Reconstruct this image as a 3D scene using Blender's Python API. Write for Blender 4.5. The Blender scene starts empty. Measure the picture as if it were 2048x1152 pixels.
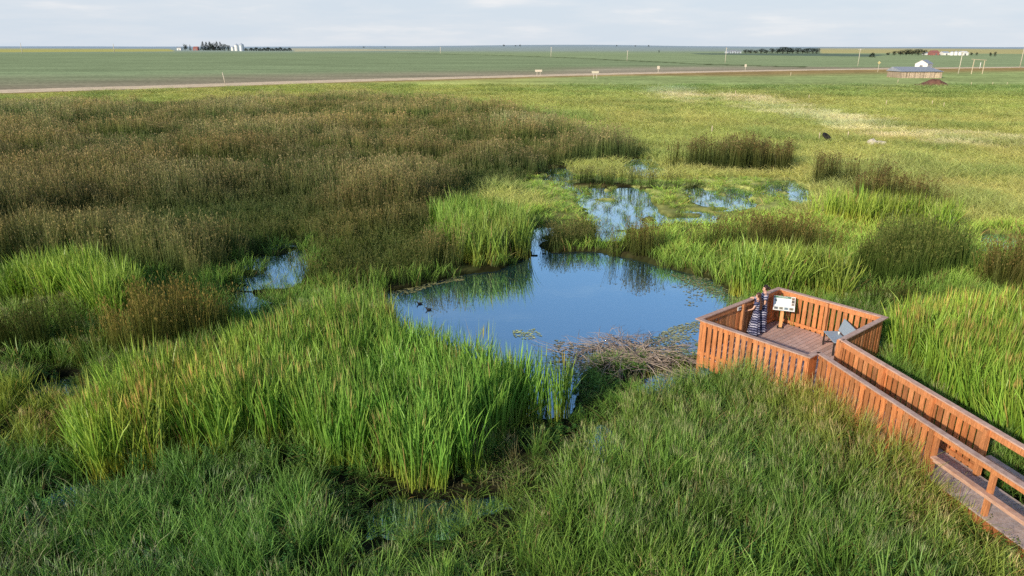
import bpy, bmesh, math, random
import numpy as np
from mathutils import Vector, Matrix
random.seed(7); rng = np.random.default_rng(11)
sc = bpy.context.scene
COL = sc.collection
R = math.radians

# ------------------------------------------------------------------ camera numbers and the ground map
F, TH, HC = 1400.0, R(18.96), 9.4
CT, ST = math.cos(TH), math.sin(TH)
def at(px, py, z=0.0):
    """photo point -> place in the world at height z"""
    x, y = px-1024.0, py-576.0
    fwd, down = F*CT-y*ST, F*ST+y*CT
    t = (HC-z)/down
    return Vector((x*t, fwd*t, z))
def P(pts):
    out = []
    for p in pts:
        v = at(p[0], p[1], p[2] if len(p) > 2 else 0.0)
        out.append((v.x, v.y))
    return np.array(out)
def inside(poly, x, y):
    n = len(poly); r = np.zeros(x.shape, bool); j = n-1
    for i in range(n):
        xi, yi = poly[i]; xj, yj = poly[j]
        if yi != yj:
            c = ((yi > y) != (yj > y)) & (x < (xj-xi)*(y-yi)/(yj-yi)+xi)
            r ^= c
        j = i
    return r
def vnoise(x, y, s, seed=0):
    x = np.asarray(x, float)/s+seed*17.31; y = np.asarray(y, float)/s+seed*9.77
    ix, iy = np.floor(x), np.floor(y); fx, fy = x-ix, y-iy
    fx = fx*fx*(3-2*fx); fy = fy*fy*(3-2*fy)
    def h(a, b):
        n = (a.astype(np.int64)*374761393+b.astype(np.int64)*668265263+seed*1442695) & 0x7fffffff
        n = ((n ^ (n >> 13))*1274126177) & 0x7fffffff
        n = n ^ (n >> 16)
        return (n & 0xffff)/65535.0
    a, b, c, d = h(ix, iy), h(ix+1, iy), h(ix, iy+1), h(ix+1, iy+1)
    return (a*(1-fx)+b*fx)*(1-fy)+(c*(1-fx)+d*fx)*fy
def fbm(x, y, s, seed=0, o=3):
    t = 0; a = .5; w = 0
    for k in range(o):
        t = t+a*vnoise(x, y, s/2**k, seed+k); w += a; a *= .5
    return t/w
def sm(a, b, x): 
    t = np.clip((x-a)/(b-a), 0, 1); return t*t*(3-2*t)

# ------------------------------------------------------------------ object helpers
def tag(o, label=None, cat=None, group=None, kind=None):
    if label: o['label'] = label
    if cat: o['category'] = cat
    if group: o['group'] = group
    if kind: o['kind'] = kind
    return o
def link(name, me, mat=None, parent=None, loc=None, rotz=0):
    o = bpy.data.objects.new(name, me); COL.objects.link(o)
    if mat is not None and me is not None and not me.materials:
        for m in (mat if isinstance(mat, (list, tuple)) else [mat]): me.materials.append(m)
    if parent is not None: o.parent = parent
    if loc is not None: o.location = loc
    if rotz: o.rotation_euler = (0, 0, rotz)
    return o
def empty(name, loc, rz=0):
    o = bpy.data.objects.new(name, None); COL.objects.link(o); o.location = loc; o.rotation_euler = (0, 0, rz)
    o.empty_display_size = .2
    return o
def copy_tree(o, parent=None):
    c = o.copy(); COL.objects.link(c)
    if parent is not None: c.parent = parent
    for ch in list(o.children): copy_tree(ch, c)
    return c
def mesh_np(name, v, f=None, quads=None, tris=None, col=None, smooth=False):
    me = bpy.data.meshes.new(name)
    v = np.asarray(v, np.float32); me.vertices.add(len(v)); me.vertices.foreach_set('co', v.ravel())
    loops, starts, tot = [], [], 0
    if quads is not None and len(quads):
        q = np.asarray(quads, np.int32); loops.append(q.ravel()); starts.append(np.arange(len(q))*4); tot = len(q)*4
    if tris is not None and len(tris):
        t = np.asarray(tris, np.int32); loops.append(t.ravel()); starts.append(np.arange(len(t))*3+tot)
    lo = np.concatenate(loops).astype(np.int32); stt = np.concatenate(starts).astype(np.int32)
    me.loops.add(len(lo)); me.loops.foreach_set('vertex_index', lo)
    me.polygons.add(len(stt)); me.polygons.foreach_set('loop_start', stt)
    if smooth: me.polygons.foreach_set('use_smooth', np.ones(len(stt), bool))
    me.update(calc_edges=True)
    if col is not None:
        c = np.ones((len(v), 4), np.float32); c[:, :3] = col
        a = me.color_attributes.new('Col', 'FLOAT_COLOR', 'POINT'); a.data.foreach_set('color', c.ravel())
    me.validate()
    return me
class MB:
    """collects boxes, bars, tubes and sheets into one mesh with a colour tint per piece"""
    def __init__(s): s.v = []; s.f = []; s.c = []
    def add(s, vs, fs, c=(1, 1, 1)):
        b = len(s.v); s.v += [tuple(v) for v in vs]; s.f += [tuple(b+i for i in f) for f in fs]; s.c += [c]*len(vs)
    def box(s, x0, x1, y0, y1, z0, z1, c=(1, 1, 1), M=None):
        vs = [(x0,y0,z0),(x1,y0,z0),(x1,y1,z0),(x0,y1,z0),(x0,y0,z1),(x1,y0,z1),(x1,y1,z1),(x0,y1,z1)]
        if M is not None: vs = [M @ Vector(v) for v in vs]
        s.add(vs, [(0,3,2,1),(4,5,6,7),(0,1,5,4),(1,2,6,5),(2,3,7,6),(3,0,4,7)], c)
    def bar(s, p, q, w, h, c=(1, 1, 1), zc=True):
        """board from p to q, w across (horizontal) and h high, centred on the line"""
        p, q = Vector(p), Vector(q); d = (q-p).normalized(); u = Vector((0, 0, 1))
        if abs(d.z) > .95: u = Vector((0, 1, 0))
        side = d.cross(u).normalized()*w/2; up = side.cross(d).normalized()*h/2
        vs = [p-side-up, p+side-up, p+side+up, p-side+up, q-side-up, q+side-up, q+side+up, q-side+up]
        s.add(vs, [(0,1,2,3),(7,6,5,4),(0,4,5,1),(1,5,6,2),(2,6,7,3),(3,7,4,0)], c)
    def tube(s, pts, rad, n=6, c=(1, 1, 1)):
        pts = [Vector(p) for p in pts]; rings = []
        b = len(s.v)
        for i, p in enumerate(pts):
            d = (pts[min(i+1, len(pts)-1)]-pts[max(i-1, 0)]).normalized()
            u = Vector((0, 0, 1)) if abs(d.z) < .9 else Vector((1, 0, 0))
            a = d.cross(u).normalized(); e = d.cross(a)
            r = rad[i] if isinstance(rad, (list, tuple)) else rad
            for k in range(n):
                t = 2*math.pi*k/n
                s.v.append(tuple(p+a*math.cos(t)*r+e*math.sin(t)*r)); s.c.append(c)
        for i in range(len(pts)-1):
            for k in range(n):
                a0 = b+i*n+k; a1 = b+i*n+(k+1) % n
                s.f.append((a0, a1, a1+n, a0+n))
        s.f.append(tuple(b+k for k in range(n))[::-1]); s.f.append(tuple(b+(len(pts)-1)*n+k for k in range(n)))
    def lathe(s, prof, n=16, c=(1, 1, 1), ell=(1, 1), off=(0, 0), wob=None):
        b = len(s.v)
        for i, (r, z) in enumerate(prof):
            for k in range(n):
                t = 2*math.pi*k/n; rr = r*(1 if wob is None else wob(t, i))
                s.v.append((off[0]+rr*math.cos(t)*ell[0], off[1]+rr*math.sin(t)*ell[1], z)); s.c.append(c)
        for i in range(len(prof)-1):
            for k in range(n):
                a0 = b+i*n+k; a1 = b+i*n+(k+1) % n; s.f.append((a0, a1, a1+n, a0+n))
        s.f.append(tuple(b+k for k in range(n))[::-1]); s.f.append(tuple(b+(len(prof)-1)*n+k for k in range(n)))
    def mesh(s, name, smooth=False, bevel=0):
        me = bpy.data.meshes.new(name); me.from_pydata(s.v, [], s.f)
        a = me.color_attributes.new('Col', 'FLOAT_COLOR', 'POINT')
        a.data.foreach_set('color', np.array([(c[0], c[1], c[2], 1) for c in s.c], np.float32).ravel())
        if bevel:
            bm = bmesh.new(); bm.from_mesh(me)
            bmesh.ops.bevel(bm, geom=bm.edges[:], offset=bevel, segments=1, affect='EDGES'); bm.to_mesh(me); bm.free()
        if smooth:
            for p in me.polygons: p.use_smooth = True
        me.update(); return me
    def build(s, name, mat, parent=None, smooth=False, bevel=0, loc=None, rotz=0):
        return link(name, s.mesh(name, smooth, bevel), mat, parent, loc, rotz)

# ------------------------------------------------------------------ materials
def nt(name):
    m = bpy.data.materials.new(name); m.use_nodes = True; t = m.node_tree; t.nodes.clear()
    out = t.nodes.new('ShaderNodeOutputMaterial'); return m, t, out
def N(t, kind, **kw):
    n = t.nodes.new(kind)
    for k, v in kw.items():
        if k.startswith('i_'):
            key = k[2:]; key = int(key) if key.isdigit() else key.replace('_', ' ')
            n.inputs[key].default_value = v
        else: setattr(n, k, v)
    return n
def mixc(t, a, b, fac, mode='MIX'):
    n = t.nodes.new('ShaderNodeMix'); n.data_type = 'RGBA'; n.blend_type = mode
    for s, v in ((0, fac), (6, a), (7, b)):
        if isinstance(v, bpy.types.NodeSocket): t.links.new(v, n.inputs[s])
        else: n.inputs[s].default_value = v if s == 0 else (v[0], v[1], v[2], 1)
    return n.outputs[2]
def ramp(t, src, stops):
    n = t.nodes.new('ShaderNodeValToRGB'); e = n.color_ramp.elements
    while len(e) < len(stops): e.new(.5)
    for el, (p, c) in zip(e, stops): el.position = p; el.color = (c[0], c[1], c[2], 1) if hasattr(c, '__len__') else (c, c, c, 1)
    t.links.new(src, n.inputs[0]); return n.outputs[0]
def noise(t, vec, scale, detail=4, rough=.6):
    n = N(t, 'ShaderNodeTexNoise', i_Scale=scale, i_Detail=detail, i_Roughness=rough)
    if vec is not None: t.links.new(vec, n.inputs['Vector'])
    return n.outputs['Fac']
def mapping(t, src, scale):
    n = N(t, 'ShaderNodeMapping'); n.inputs['Scale'].default_value = scale; t.links.new(src, n.inputs[0]); return n.outputs[0]

def foliage_mat(name, transl=.35, gloss=.05, inst=True, rough=.45):
    m, t, out = nt(name)
    a = N(t, 'ShaderNodeAttribute', attribute_name='Col')
    c = a.outputs['Color']
    if inst:
        b = N(t, 'ShaderNodeAttribute', attribute_name='tint', attribute_type='INSTANCER')
        c = mixc(t, c, b.outputs['Color'], 1.0, 'MULTIPLY')
    d = N(t, 'ShaderNodeBsdfDiffuse'); tr = N(t, 'ShaderNodeBsdfTranslucent'); g = N(t, 'ShaderNodeBsdfGlossy', i_Roughness=rough)
    t.links.new(c, d.inputs['Color'])
    c2 = mixc(t, c, (1.0, 1.05, .55), .9, 'MULTIPLY'); t.links.new(c2, tr.inputs['Color'])
    g.inputs['Color'].default_value = (.9, .92, .85, 1)
    m1 = N(t, 'ShaderNodeMixShader', i_Fac=transl); t.links.new(d.outputs[0], m1.inputs[1]); t.links.new(tr.outputs[0], m1.inputs[2])
    m2 = N(t, 'ShaderNodeMixShader', i_Fac=gloss); t.links.new(m1.outputs[0], m2.inputs[1]); t.links.new(g.outputs[0], m2.inputs[2])
    t.links.new(m2.outputs[0], out.inputs[0]); return m
def plain(name, col, rough=.7, metal=0, var=.15, scale=6, bump=0, spec=.3):
    m, t, out = nt(name)
    p = N(t, 'ShaderNodeBsdfPrincipled', i_Roughness=rough, i_Metallic=metal)
    p.inputs['Specular IOR Level'].default_value = spec
    tc = N(t, 'ShaderNodeTexCoord')
    f = noise(t, tc.outputs['Object'], scale)
    a = N(t, 'ShaderNodeAttribute', attribute_name='Col')
    lo = tuple(c*(1-var) for c in col); hi = tuple(min(1, c*(1+var)) for c in col)
    c = ramp(t, f, [(.3, lo), (.7, hi)])
    c = mixc(t, c, a.outputs['Color'], 1.0, 'MULTIPLY')
    t.links.new(c, p.inputs['Base Color'])
    if bump:
        b = N(t, 'ShaderNodeBump', i_Strength=bump, i_Distance=.02); t.links.new(f, b.inputs['Height']); t.links.new(b.outputs[0], p.inputs['Normal'])
    t.links.new(p.outputs[0], out.inputs[0]); return m
def wood(name, col, dark, stretch=(9, 9, .8), rough=.65, knots=.55):
    m, t, out = nt(name)
    p = N(t, 'ShaderNodeBsdfPrincipled', i_Roughness=rough); p.inputs['Specular IOR Level'].default_value = .25
    tc = N(t, 'ShaderNodeTexCoord')
    g = noise(t, mapping(t, tc.outputs['Object'], tuple(3*s for s in stretch)), 1.6, 6, .7)
    g2 = noise(t, tc.outputs['Object'], 1.7, 3)
    c = ramp(t, g, [(.32, dark), (.55, col), (.75, tuple(min(1, k*1.25) for k in col))])
    c = mixc(t, c, dark, ramp(t, g2, [(.5, 0), (.75, knots)]))
    a = N(t, 'ShaderNodeAttribute', attribute_name='Col'); c = mixc(t, c, a.outputs['Color'], 1.0, 'MULTIPLY')
    t.links.new(c, p.inputs['Base Color'])
    b = N(t, 'ShaderNodeBump', i_Strength=.35, i_Distance=.006); t.links.new(g, b.inputs['Height']); t.links.new(b.outputs[0], p.inputs['Normal'])
    t.links.new(p.outputs[0], out.inputs[0]); return m

M = {}
M['leaf'] = foliage_mat('cattail_leaf', .22, .035)
M['stem'] = foliage_mat('rush_stem', .15, .015)
M['grass'] = foliage_mat('grass_blade', .20, .02)
M['crown'] = foliage_mat('tree_leaf', .2, .02, inst=False)
M['weed'] = plain('pond_weed', (.22, .25, .13), .8, 0, .4, 30)
M['cedar'] = wood('stained_cedar', (.63, .26, .105), (.33, .125, .05))
M['cap'] = wood('cap_board', (.56, .38, .31), (.40, .24, .18), (1.2, 1.2, 6), .6, .2)
M['deck'] = wood('deck_board', (.60, .41, .35), (.50, .33, .28), (1, 1, 1), .7, .15)
M['walk'] = wood('walk_board', (.54, .43, .39), (.38, .29, .26), (2, 2, 2), .75, .25)
M['branch'] = plain('dead_branch', (.40, .335, .29), .85, 0, .3, 20)
M['steel'] = plain('dark_steel', (.035, .03, .03), .5)
M['bench'] = plain('bench_grey', (.32, .40, .48), .55, 0, .1, 20)
M['white'] = plain('white_paint', (.78, .78, .76), .5, 0, .06, 2)
M['galv'] = plain('galvanised', (.55, .60, .66), .35, .3, .1, 3)
M['tin'] = plain('grey_tin_roof', (.38, .39, .41), .45, .2, .15, 1.5)
M['barnwood'] = plain('grey_barnwood', (.46, .38, .31), .85, 0, .3, 2)
M['red'] = plain('barn_red', (.34, .14, .125), .7, 0, .2, 1)
M['roofdark'] = plain('dark_roof', (.10, .11, .13), .7)
M['pole'] = plain('pole_wood', (.62, .56, .46), .8, 0, .15, 3)
M['post'] = plain('post_wood', (.60, .50, .36), .85, 0, .2, 5)
M['dirt'] = plain('manure_pile', (.17, .085, .06), .95, 0, .45, 1.5, .6)
M['rock'] = plain('pale_rock', (.55, .50, .42), .9, 0, .25, 2.5, .4)
M['black'] = plain('black_rubber', (.02, .018, .016), .8)
M['bark'] = plain('tree_bark', (.10, .08, .06), .9)
M['skin'] = plain('skin', (.62, .36, .26), .5, 0, .05, 10)
M['darkhair'] = plain('dark_hair', (.035, .022, .016), .45, 0, .3, 40)
M['hair'] = plain('brown_hair', (.085, .040, .028), .45, 0, .3, 40)
M['feather'] = plain('duck_feather', (.035, .028, .022), .7, 0, .4, 20)
M['sign'] = plain('sign_face', (.80, .82, .80), .35, 0, .03, 5)
M['shoe'] = plain('shoe', (.35, .22, .15), .6)
def dress_mat():
    m, t, out = nt('striped_dress')
    p = N(t, 'ShaderNodeBsdfPrincipled', i_Roughness=.8)
    tc = N(t, 'ShaderNodeTexCoord'); sp = N(t, 'ShaderNodeSeparateXYZ'); t.links.new(tc.outputs['Object'], sp.inputs[0])
    at2 = N(t, 'ShaderNodeMath', operation='ARCTAN2'); t.links.new(sp.outputs[1], at2.inputs[0]); t.links.new(sp.outputs[0], at2.inputs[1])
    k = N(t, 'ShaderNodeMath', operation='MULTIPLY', i_1=7.0); t.links.new(at2.outputs[0], k.inputs[0])
    s1 = N(t, 'ShaderNodeMath', operation='SINE'); t.links.new(k.outputs[0], s1.inputs[0])
    z = N(t, 'ShaderNodeMath', operation='MULTIPLY', i_1=80.0); t.links.new(sp.outputs[2], z.inputs[0])
    ad = N(t, 'ShaderNodeMath', operation='ADD'); t.links.new(s1.outputs[0], ad.inputs[0]); t.links.new(z.outputs[0], ad.inputs[1])
    s2 = N(t, 'ShaderNodeMath', operation='SINE'); t.links.new(ad.outputs[0], s2.inputs[0])
    z3 = N(t, 'ShaderNodeMath', operation='MULTIPLY', i_1=21.0); t.links.new(sp.outputs[2], z3.inputs[0])
    s3 = N(t, 'ShaderNodeMath', operation='SINE'); t.links.new(z3.outputs[0], s3.inputs[0])
    h = N(t, 'ShaderNodeMath', operation='MULTIPLY_ADD', i_1=.5, i_2=.5); 
    s4 = N(t, 'ShaderNodeMath', operation='ADD'); t.links.new(s2.outputs[0], s4.inputs[0])
    q = N(t, 'ShaderNodeMath', operation='MULTIPLY', i_1=.55); t.links.new(s3.outputs[0], q.inputs[0]); t.links.new(q.outputs[0], s4.inputs[1])
    t.links.new(s4.outputs[0], h.inputs[0])
    c = ramp(t, h.outputs[0], [(.30, (.014, .017, .055)), (.50, (.07, .08, .19)), (.76, (.20, .21, .34)), (.95, (.46, .46, .56))])
    t.links.new(c, p.inputs['Base Color']); t.links.new(p.outputs[0], out.inputs[0]); return m
M['dress'] = dress_mat()

# ------------------------------------------------------------------ the platform outline (world)
ZD, ZR = .65, 1.8
A, B, C_, D, E, E2 = [at(x, y, ZR) for x, y in ((1398, 637), (1558, 576), (1768, 628), (1677, 676), (1626, 708), (1637, 700))]
u = (B-A); u.z = 0; L_AB = u.length; u.normalize(); w = Vector((u.y, -u.x, 0))      # u along AB, w across towards E
L_AE = (E-A).dot(w); L_AB = (B-A).dot(u)*.5+(C_-E).dot(u)*.5
B = A+u*L_AB; C_ = B+w*L_AE; E = A+w*L_AE
D = E+u*((D-E).dot(u)); E2 = E+u*max(.22, (E2-E).dot(u))
bd = (at(2048, 893, ZR)-D); bd.z = 0; bd.normalize(); bn = Vector((-bd.y, bd.x, 0))    # walk direction, bn towards the right-hand rail
if bn.x < 0: bn = -bn
BW = 1.17
DR = D.copy(); DL = DR-bn*BW
_den = u.x*bd.y-u.y*bd.x; _rel = DL-E
E2 = E+u*((_rel.x*bd.y-_rel.y*bd.x)/_den); SL0 = (E2-DL).dot(bd)                                                # heads of the right and left rails of the walk
PLAT = np.array([(p.x, p.y) for p in (A-u*.15-w*.15, B+u*.15-w*.15, C_+u*.15+w*.15, E-u*.15+w*.15)])
LW = 14.0
WALK = np.array([(p.x, p.y) for p in (DL-bd*1.2-bn*.03, DR-bd*1.2+bn*.12, DR+bd*LW+bn*.12, DL+bd*LW-bn*.03)])

# ------------------------------------------------------------------ plan of the marsh
POND = P([(760,588),(800,581),(860,566),(925,550),(965,546),(1000,543),(1032,528),(1062,514),(1110,507),(1190,505),(1250,517),(1300,530),(1370,547),(1430,562),(1472,590),(1492,612),(1470,650),(1420,690),(1400,700),(1370,712),(1290,716),(1200,722),(1150,748),(1132,800),(1115,840),(1090,835),(1085,800),(1100,770),(1105,760,.8),(1080,725,1.6),(1050,703,2),(1000,687,2),(920,667,2),(860,642,2),(810,602,2)])
PUDDLES = [P(q) for q in (
  [(480,540),(520,498),(560,488),(606,496),(606,540),(580,575),(510,580),(465,595)],
  [(450,592),(500,585),(535,600),(525,632),(480,632),(450,615)],
  [(1094,338),(1132,334),(1160,362),(1130,372),(1096,366)],
  [(1125,368),(1190,376),(1250,372),(1305,388),(1318,425),(1350,440),(1340,452),(1270,462),(1240,480),(1190,450),(1165,402)],
  [(1250,322),(1300,318),(1340,345),(1290,358),(1258,348)],
  [(1372,376),(1440,370),(1512,386),(1508,420),(1440,426),(1385,410)],
  [(1515,366),(1580,362),(1612,380),(1605,412),(1565,398),(1525,388)],
  [(1195,440),(1240,448),(1240,486),(1200,488)], [(1365,422),(1440,430),(1435,450),(1360,446)],
  [(1062,462),(1092,436),(1100,480),(1090,505),(1062,508)],
  [(1940,468),(2000,468),(2045,485),(2010,505),(1955,500)],
  [(1180,860),(1215,850),(1240,890),(1225,925),(1180,935),(1170,900)],
  [(890,1010),(1000,985),(1090,962),(1085,990),(990,1020),(910,1050),(840,1115),(760,1100),(730,1045),(770,1003)],
  [(80,990),(150,965),(200,985),(160,1010),(80,1010)],
  [(1400,690),(1400,735),(1330,790),(1300,790),(1290,770),(1340,740)], [(1720,690),(1760,675),(1790,700),(1760,720),(1730,712)],
  [(60,770),(130,760),(150,790),(90,800)])]
# kinds of plants: polygons by photo outline; third number is the height at which that outline was seen
CATTAIL = [
 ('c_front', P([(105,770,1.8),(180,725,1.9),(270,695,1.9),(400,683,1.9),(480,642,2),(540,602,2),(620,590,2),(700,580,2),(790,590,2),(830,620,2),(930,660,2),(1040,690,2),(1085,722,1.9),(1112,770,1.5),(1102,800,.3),(1070,850),(1010,880),(965,905),(945,960),(900,1000),(820,995),(735,960),(670,955),(600,925),(520,935),(440,945),(340,965),(260,962),(190,985),(150,950),(110,880,.6)]),
  'tall bright green cattails filling the foreground below the pond'),
 ('c_left', P([(-140,535,1.9),(0,532,1.9),(60,509,1.9),(150,498,1.9),(240,518,1.9),(328,572,1.9),(322,640,.3),(240,668),(150,640),(0,630),(-140,640)]),
  'bright green cattail patch at the left edge behind a dark rush mound'),
 ('c_mid', P([(868,425,1.9),(880,397,1.9),(960,386,1.9),(1040,400,1.9),(1068,440,1.9),(1072,480,1),(1065,502),(1035,525),(1000,540),(955,545),(915,536),(895,490,.8),(865,445,1.6)]),
  'rounded bright green cattail clump on the far left bank of the pond'),
 ('c_bank', P([(1290,485,1.9),(1350,469,1.9),(1420,475,1.9),(1480,490,1.9),(1560,480,1.9),(1640,500,1.9),(1692,545,1.8),(1690,600),(1600,612),(1530,608),(1478,592),(1430,562),(1370,549),(1300,530)]),
  'bright yellow green cattails along the pond bank behind the platform'),
 ('c_round', P([(1600,395,1.7),(1640,382,1.7),(1730,382,1.7),(1830,390,1.7),(1892,425,1.7),(1895,462),(1800,470),(1700,468),(1612,440)]),
  'broad rounded light green cattail island in the right middle distance'),
 ('c_right', P([(1770,660,.5),(1775,625,1.7),(1800,592,1.9),(1900,580,1.9),(2048,585,1.9),(2250,600,1.9),(2400,1050),(2200,1050),(2070,980),(1960,880),(1850,800),(1770,740)]),
  'tall sunlit cattails standing to the right of the boardwalk'),
]
RUSH = [
 ('b_field', P([(-250,222,.8),(0,212,.8),(200,205,.8),(450,195,.8),(700,188,.8),(900,196,.8),(1040,215,.8),(1120,235,1.2),(1220,262,1.4),(1320,285,1.4),(1240,305,1.),(1180,325),(1095,345),(1060,365),(1000,385),(905,425),(890,470),(905,540),(850,562),(780,583),(690,590),(600,585),(605,530),(590,490),(530,495),(460,560),(455,585),(400,590),(330,575),(240,555),(0,570),(-250,560)]),
  'vast brown bed of bulrushes spreading over the left marsh'),
 ('b_front', P([(140,690,1),(200,640,1.4),(270,610,1.5),(360,590,1.5),(450,600,1.4),(478,640,1),(480,680),(400,720),(260,745),(150,740)]), 'brown bulrush mound between the two left cattail patches'),
 ('b_dark', P([(-100,640,1.7),(0,610,1.7),(90,600,1.7),(160,625,1.7),(172,690),(130,720),(0,735),(-100,740)]), 'dark bulrush mound at the left edge in front of bright cattails'),
 ('b_north', P([(1330,310,1.4),(1390,297,1.4),(1480,294,1.4),(1560,300,1.4),(1585,325),(1560,350),(1450,348),(1350,335)]), 'long dark bulrush mound beyond the upper puddles'),
 ('b_west', P([(1145,335,1.4),(1180,323,1.4),(1230,330,1.4),(1300,345,1.2),(1390,345,1.2),(1400,370),(1330,385),(1250,378),(1160,375)]), 'low brown bulrush mound between two upper puddles'),
 ('b_east', P([(1640,340,1.4),(1690,328,1.4),(1740,335,1.4),(1770,350,1.2),(1760,372),(1680,372),(1640,360)]), 'small dark bulrush mound left of the pasture rise'),
 ('b_far', P([(1715,372,1.4),(1780,366,1.4),(1860,374,1.4),(1920,388,1.4),(1930,420),(1900,440),(1860,412),(1740,395)]), 'narrow dark bulrush mound behind the rounded cattail island'),
 ('b_mid', P([(1230,455,1.5),(1270,440,1.5),(1330,448,1.5),(1440,440,1.5),(1560,428,1.5),(1650,445,1.5),(1690,480,1),(1670,510),(1560,520),(1480,510),(1350,508),(1290,520),(1240,512)]), 'dark bulrush bank above the yellow cattails'),
 ('b_bank', P([(1095,440,1.4),(1140,418,1.5),(1190,430,1.4),(1200,470),(1195,502),(1110,506),(1085,500)]), 'olive bulrush mound on the top bank of the pond'),
 ('b_hill', P([(1740,500,1.2),(1770,455,1.6),(1830,440,1.6),(1900,462,1.6),(1935,500,1.4),(1920,560),(1820,600),(1740,590),(1700,560)]), 'dark olive bulrush mound below the rounded cattail island'),
 ('b_back', P([(1695,560,1.3),(1760,556,1.3),(1850,566,1.3),(1960,585,1.3),(1990,610,.8),(1900,630),(1800,645),(1720,632)]), 'shaded dark rushes between the platform and the boardwalk cattails'),
 ('b_edge', P([(1900,520,1.3),(1960,492,1.5),(2050,485,1.5),(2250,490,1.5),(2250,600),(2048,615),(1940,590)]), 'brown bulrush mound at the right edge beside a puddle'),
]
SHALLOW = P([(1000,375),(1060,340),(1110,340),(1200,360),(1300,365),(1500,360),(1620,372),(1620,420),(1500,450),(1350,470),(1240,500),(1090,505),(1060,500),(1090,430),(1070,395)])
TAN = [P(q) for q in ([(1285,180),(1370,178),(1425,205),(1405,219),(1330,204)], [(1425,191),(1530,196),(1650,216),(1700,240),(1580,240),(1450,214)],
  [(1590,226),(1720,236),(1830,262),(2150,290),(2150,322),(1860,292),(1680,266)], [(420,312),(500,296),(515,312),(440,325)])]

def warp(x, y, a=1.0):
    s = .25+.010*y
    s = s*a
    return x+(fbm(x, y, 2.6, 31)-.5)*3.2*s, y+(fbm(x, y, 2.6, 47)-.5)*3.2*s
LOWP = [P(q) for q in ([(650,950),(830,985),(960,960),(1090,930),(1150,960),(1100,1030),(1030,1110),(940,1200),(700,1200),(660,1060)],
  [(1100,780),(1160,800),(1300,790),(1400,760),(1420,800),(1330,850),(1270,900),(1260,960),(1150,960),(1110,900),(960,930),(1010,890),(1080,860)],
  [(1080,735),(1200,700),(1400,690),(1410,760),(1300,820),(1120,800)],[(40,970),(200,985),(330,975),(300,1010),(180,1030),(40,1030)],[(40,740),(200,750),(180,810),(60,830)],[(470,580),(620,560),(640,600),(540,640),(450,640)])]
def water_frac(x, y):
    f = np.zeros(x.shape)
    offs = [(0, 0), (.22, .1), (-.2, .15), (.05, -.25), (-.15, -.1)]
    for ox, oy in offs:
        xx, yy = x+ox, y+oy
        wx, wy = warp(xx, yy, .35)
        r = inside(POND, wx, wy)
        wx, wy = warp(xx, yy, .6)
        pn = np.zeros(x.shape, bool)
        for q in PUDDLES: pn |= inside(q, wx, wy)
        r |= pn & (fbm(xx, yy*1.6, 1.5, 131) > .37)
        f += r
    return f/len(offs)
def ground_z(x, y):
    base = .10+.10*fbm(x, y, 3.0, 5)+.02*np.clip(y-60, 0, 200)*.05
    marsh = (y > 5) & (y < 140)
    f = np.zeros(x.shape)
    if marsh.any(): f[marsh] = water_frac(x[marsh], y[marsh])
    z = base*(1-f)+f*(-.45)
    far = sm(1500, 9000, y)
    z = z+far*(26*fbm(x, y*.6, 2600, 71)-11)+sm(2500, 9000, y)*8
    # long rise on the left of the horizon, low blue ridge in the middle
    z = z+16*sm(3500, 9000, y)*sm(500, -4000, x-0*y)+20*np.exp(-((x/y-.06)/.22)**2)*sm(2200, 6500, y)
    return z

# ------------------------------------------------------------------ ground sheet
ROAD_PTS = [(-400,199.5),(-150,191),(0,186),(180,180.5),(350,175.5),(520,169.5),(700,163.5),(850,159.5),(1000,155.5),(1150,151.5),(1300,148),(1450,144.6),(1600,141.8),(1760,139.6),(1900,137.6),(2048,136),(2300,133.5)]
YELL_L = P([(-300,97.5),(0,97.5),(340,98.5),(350,103.2),(0,105),(-300,106)])
YELL_M = P([(580,97.8),(720,99),(880,101.0),(700,102.5),(590,103.5)])
YELL_R = P([(1640,97.5),(1800,98),(2100,99),(2500,100),(2500,109),(2060,108.6),(1930,107.2),(1640,107)])
DARKFLD = P([(1380,107),(1640,107.5),(1780,110),(1740,114),(1400,109.5)])
HEDGE = [(820,107.3),(900,108.6),(1000,111.2),(1100,114.6),(1250,121.5),(1400,129.0),(1560,133.6),(1700,136)]
def lin(c): return np.array([((v/255+.055)/1.055)**2.4 if v > 10 else v/255/12.92 for v in c])
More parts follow.
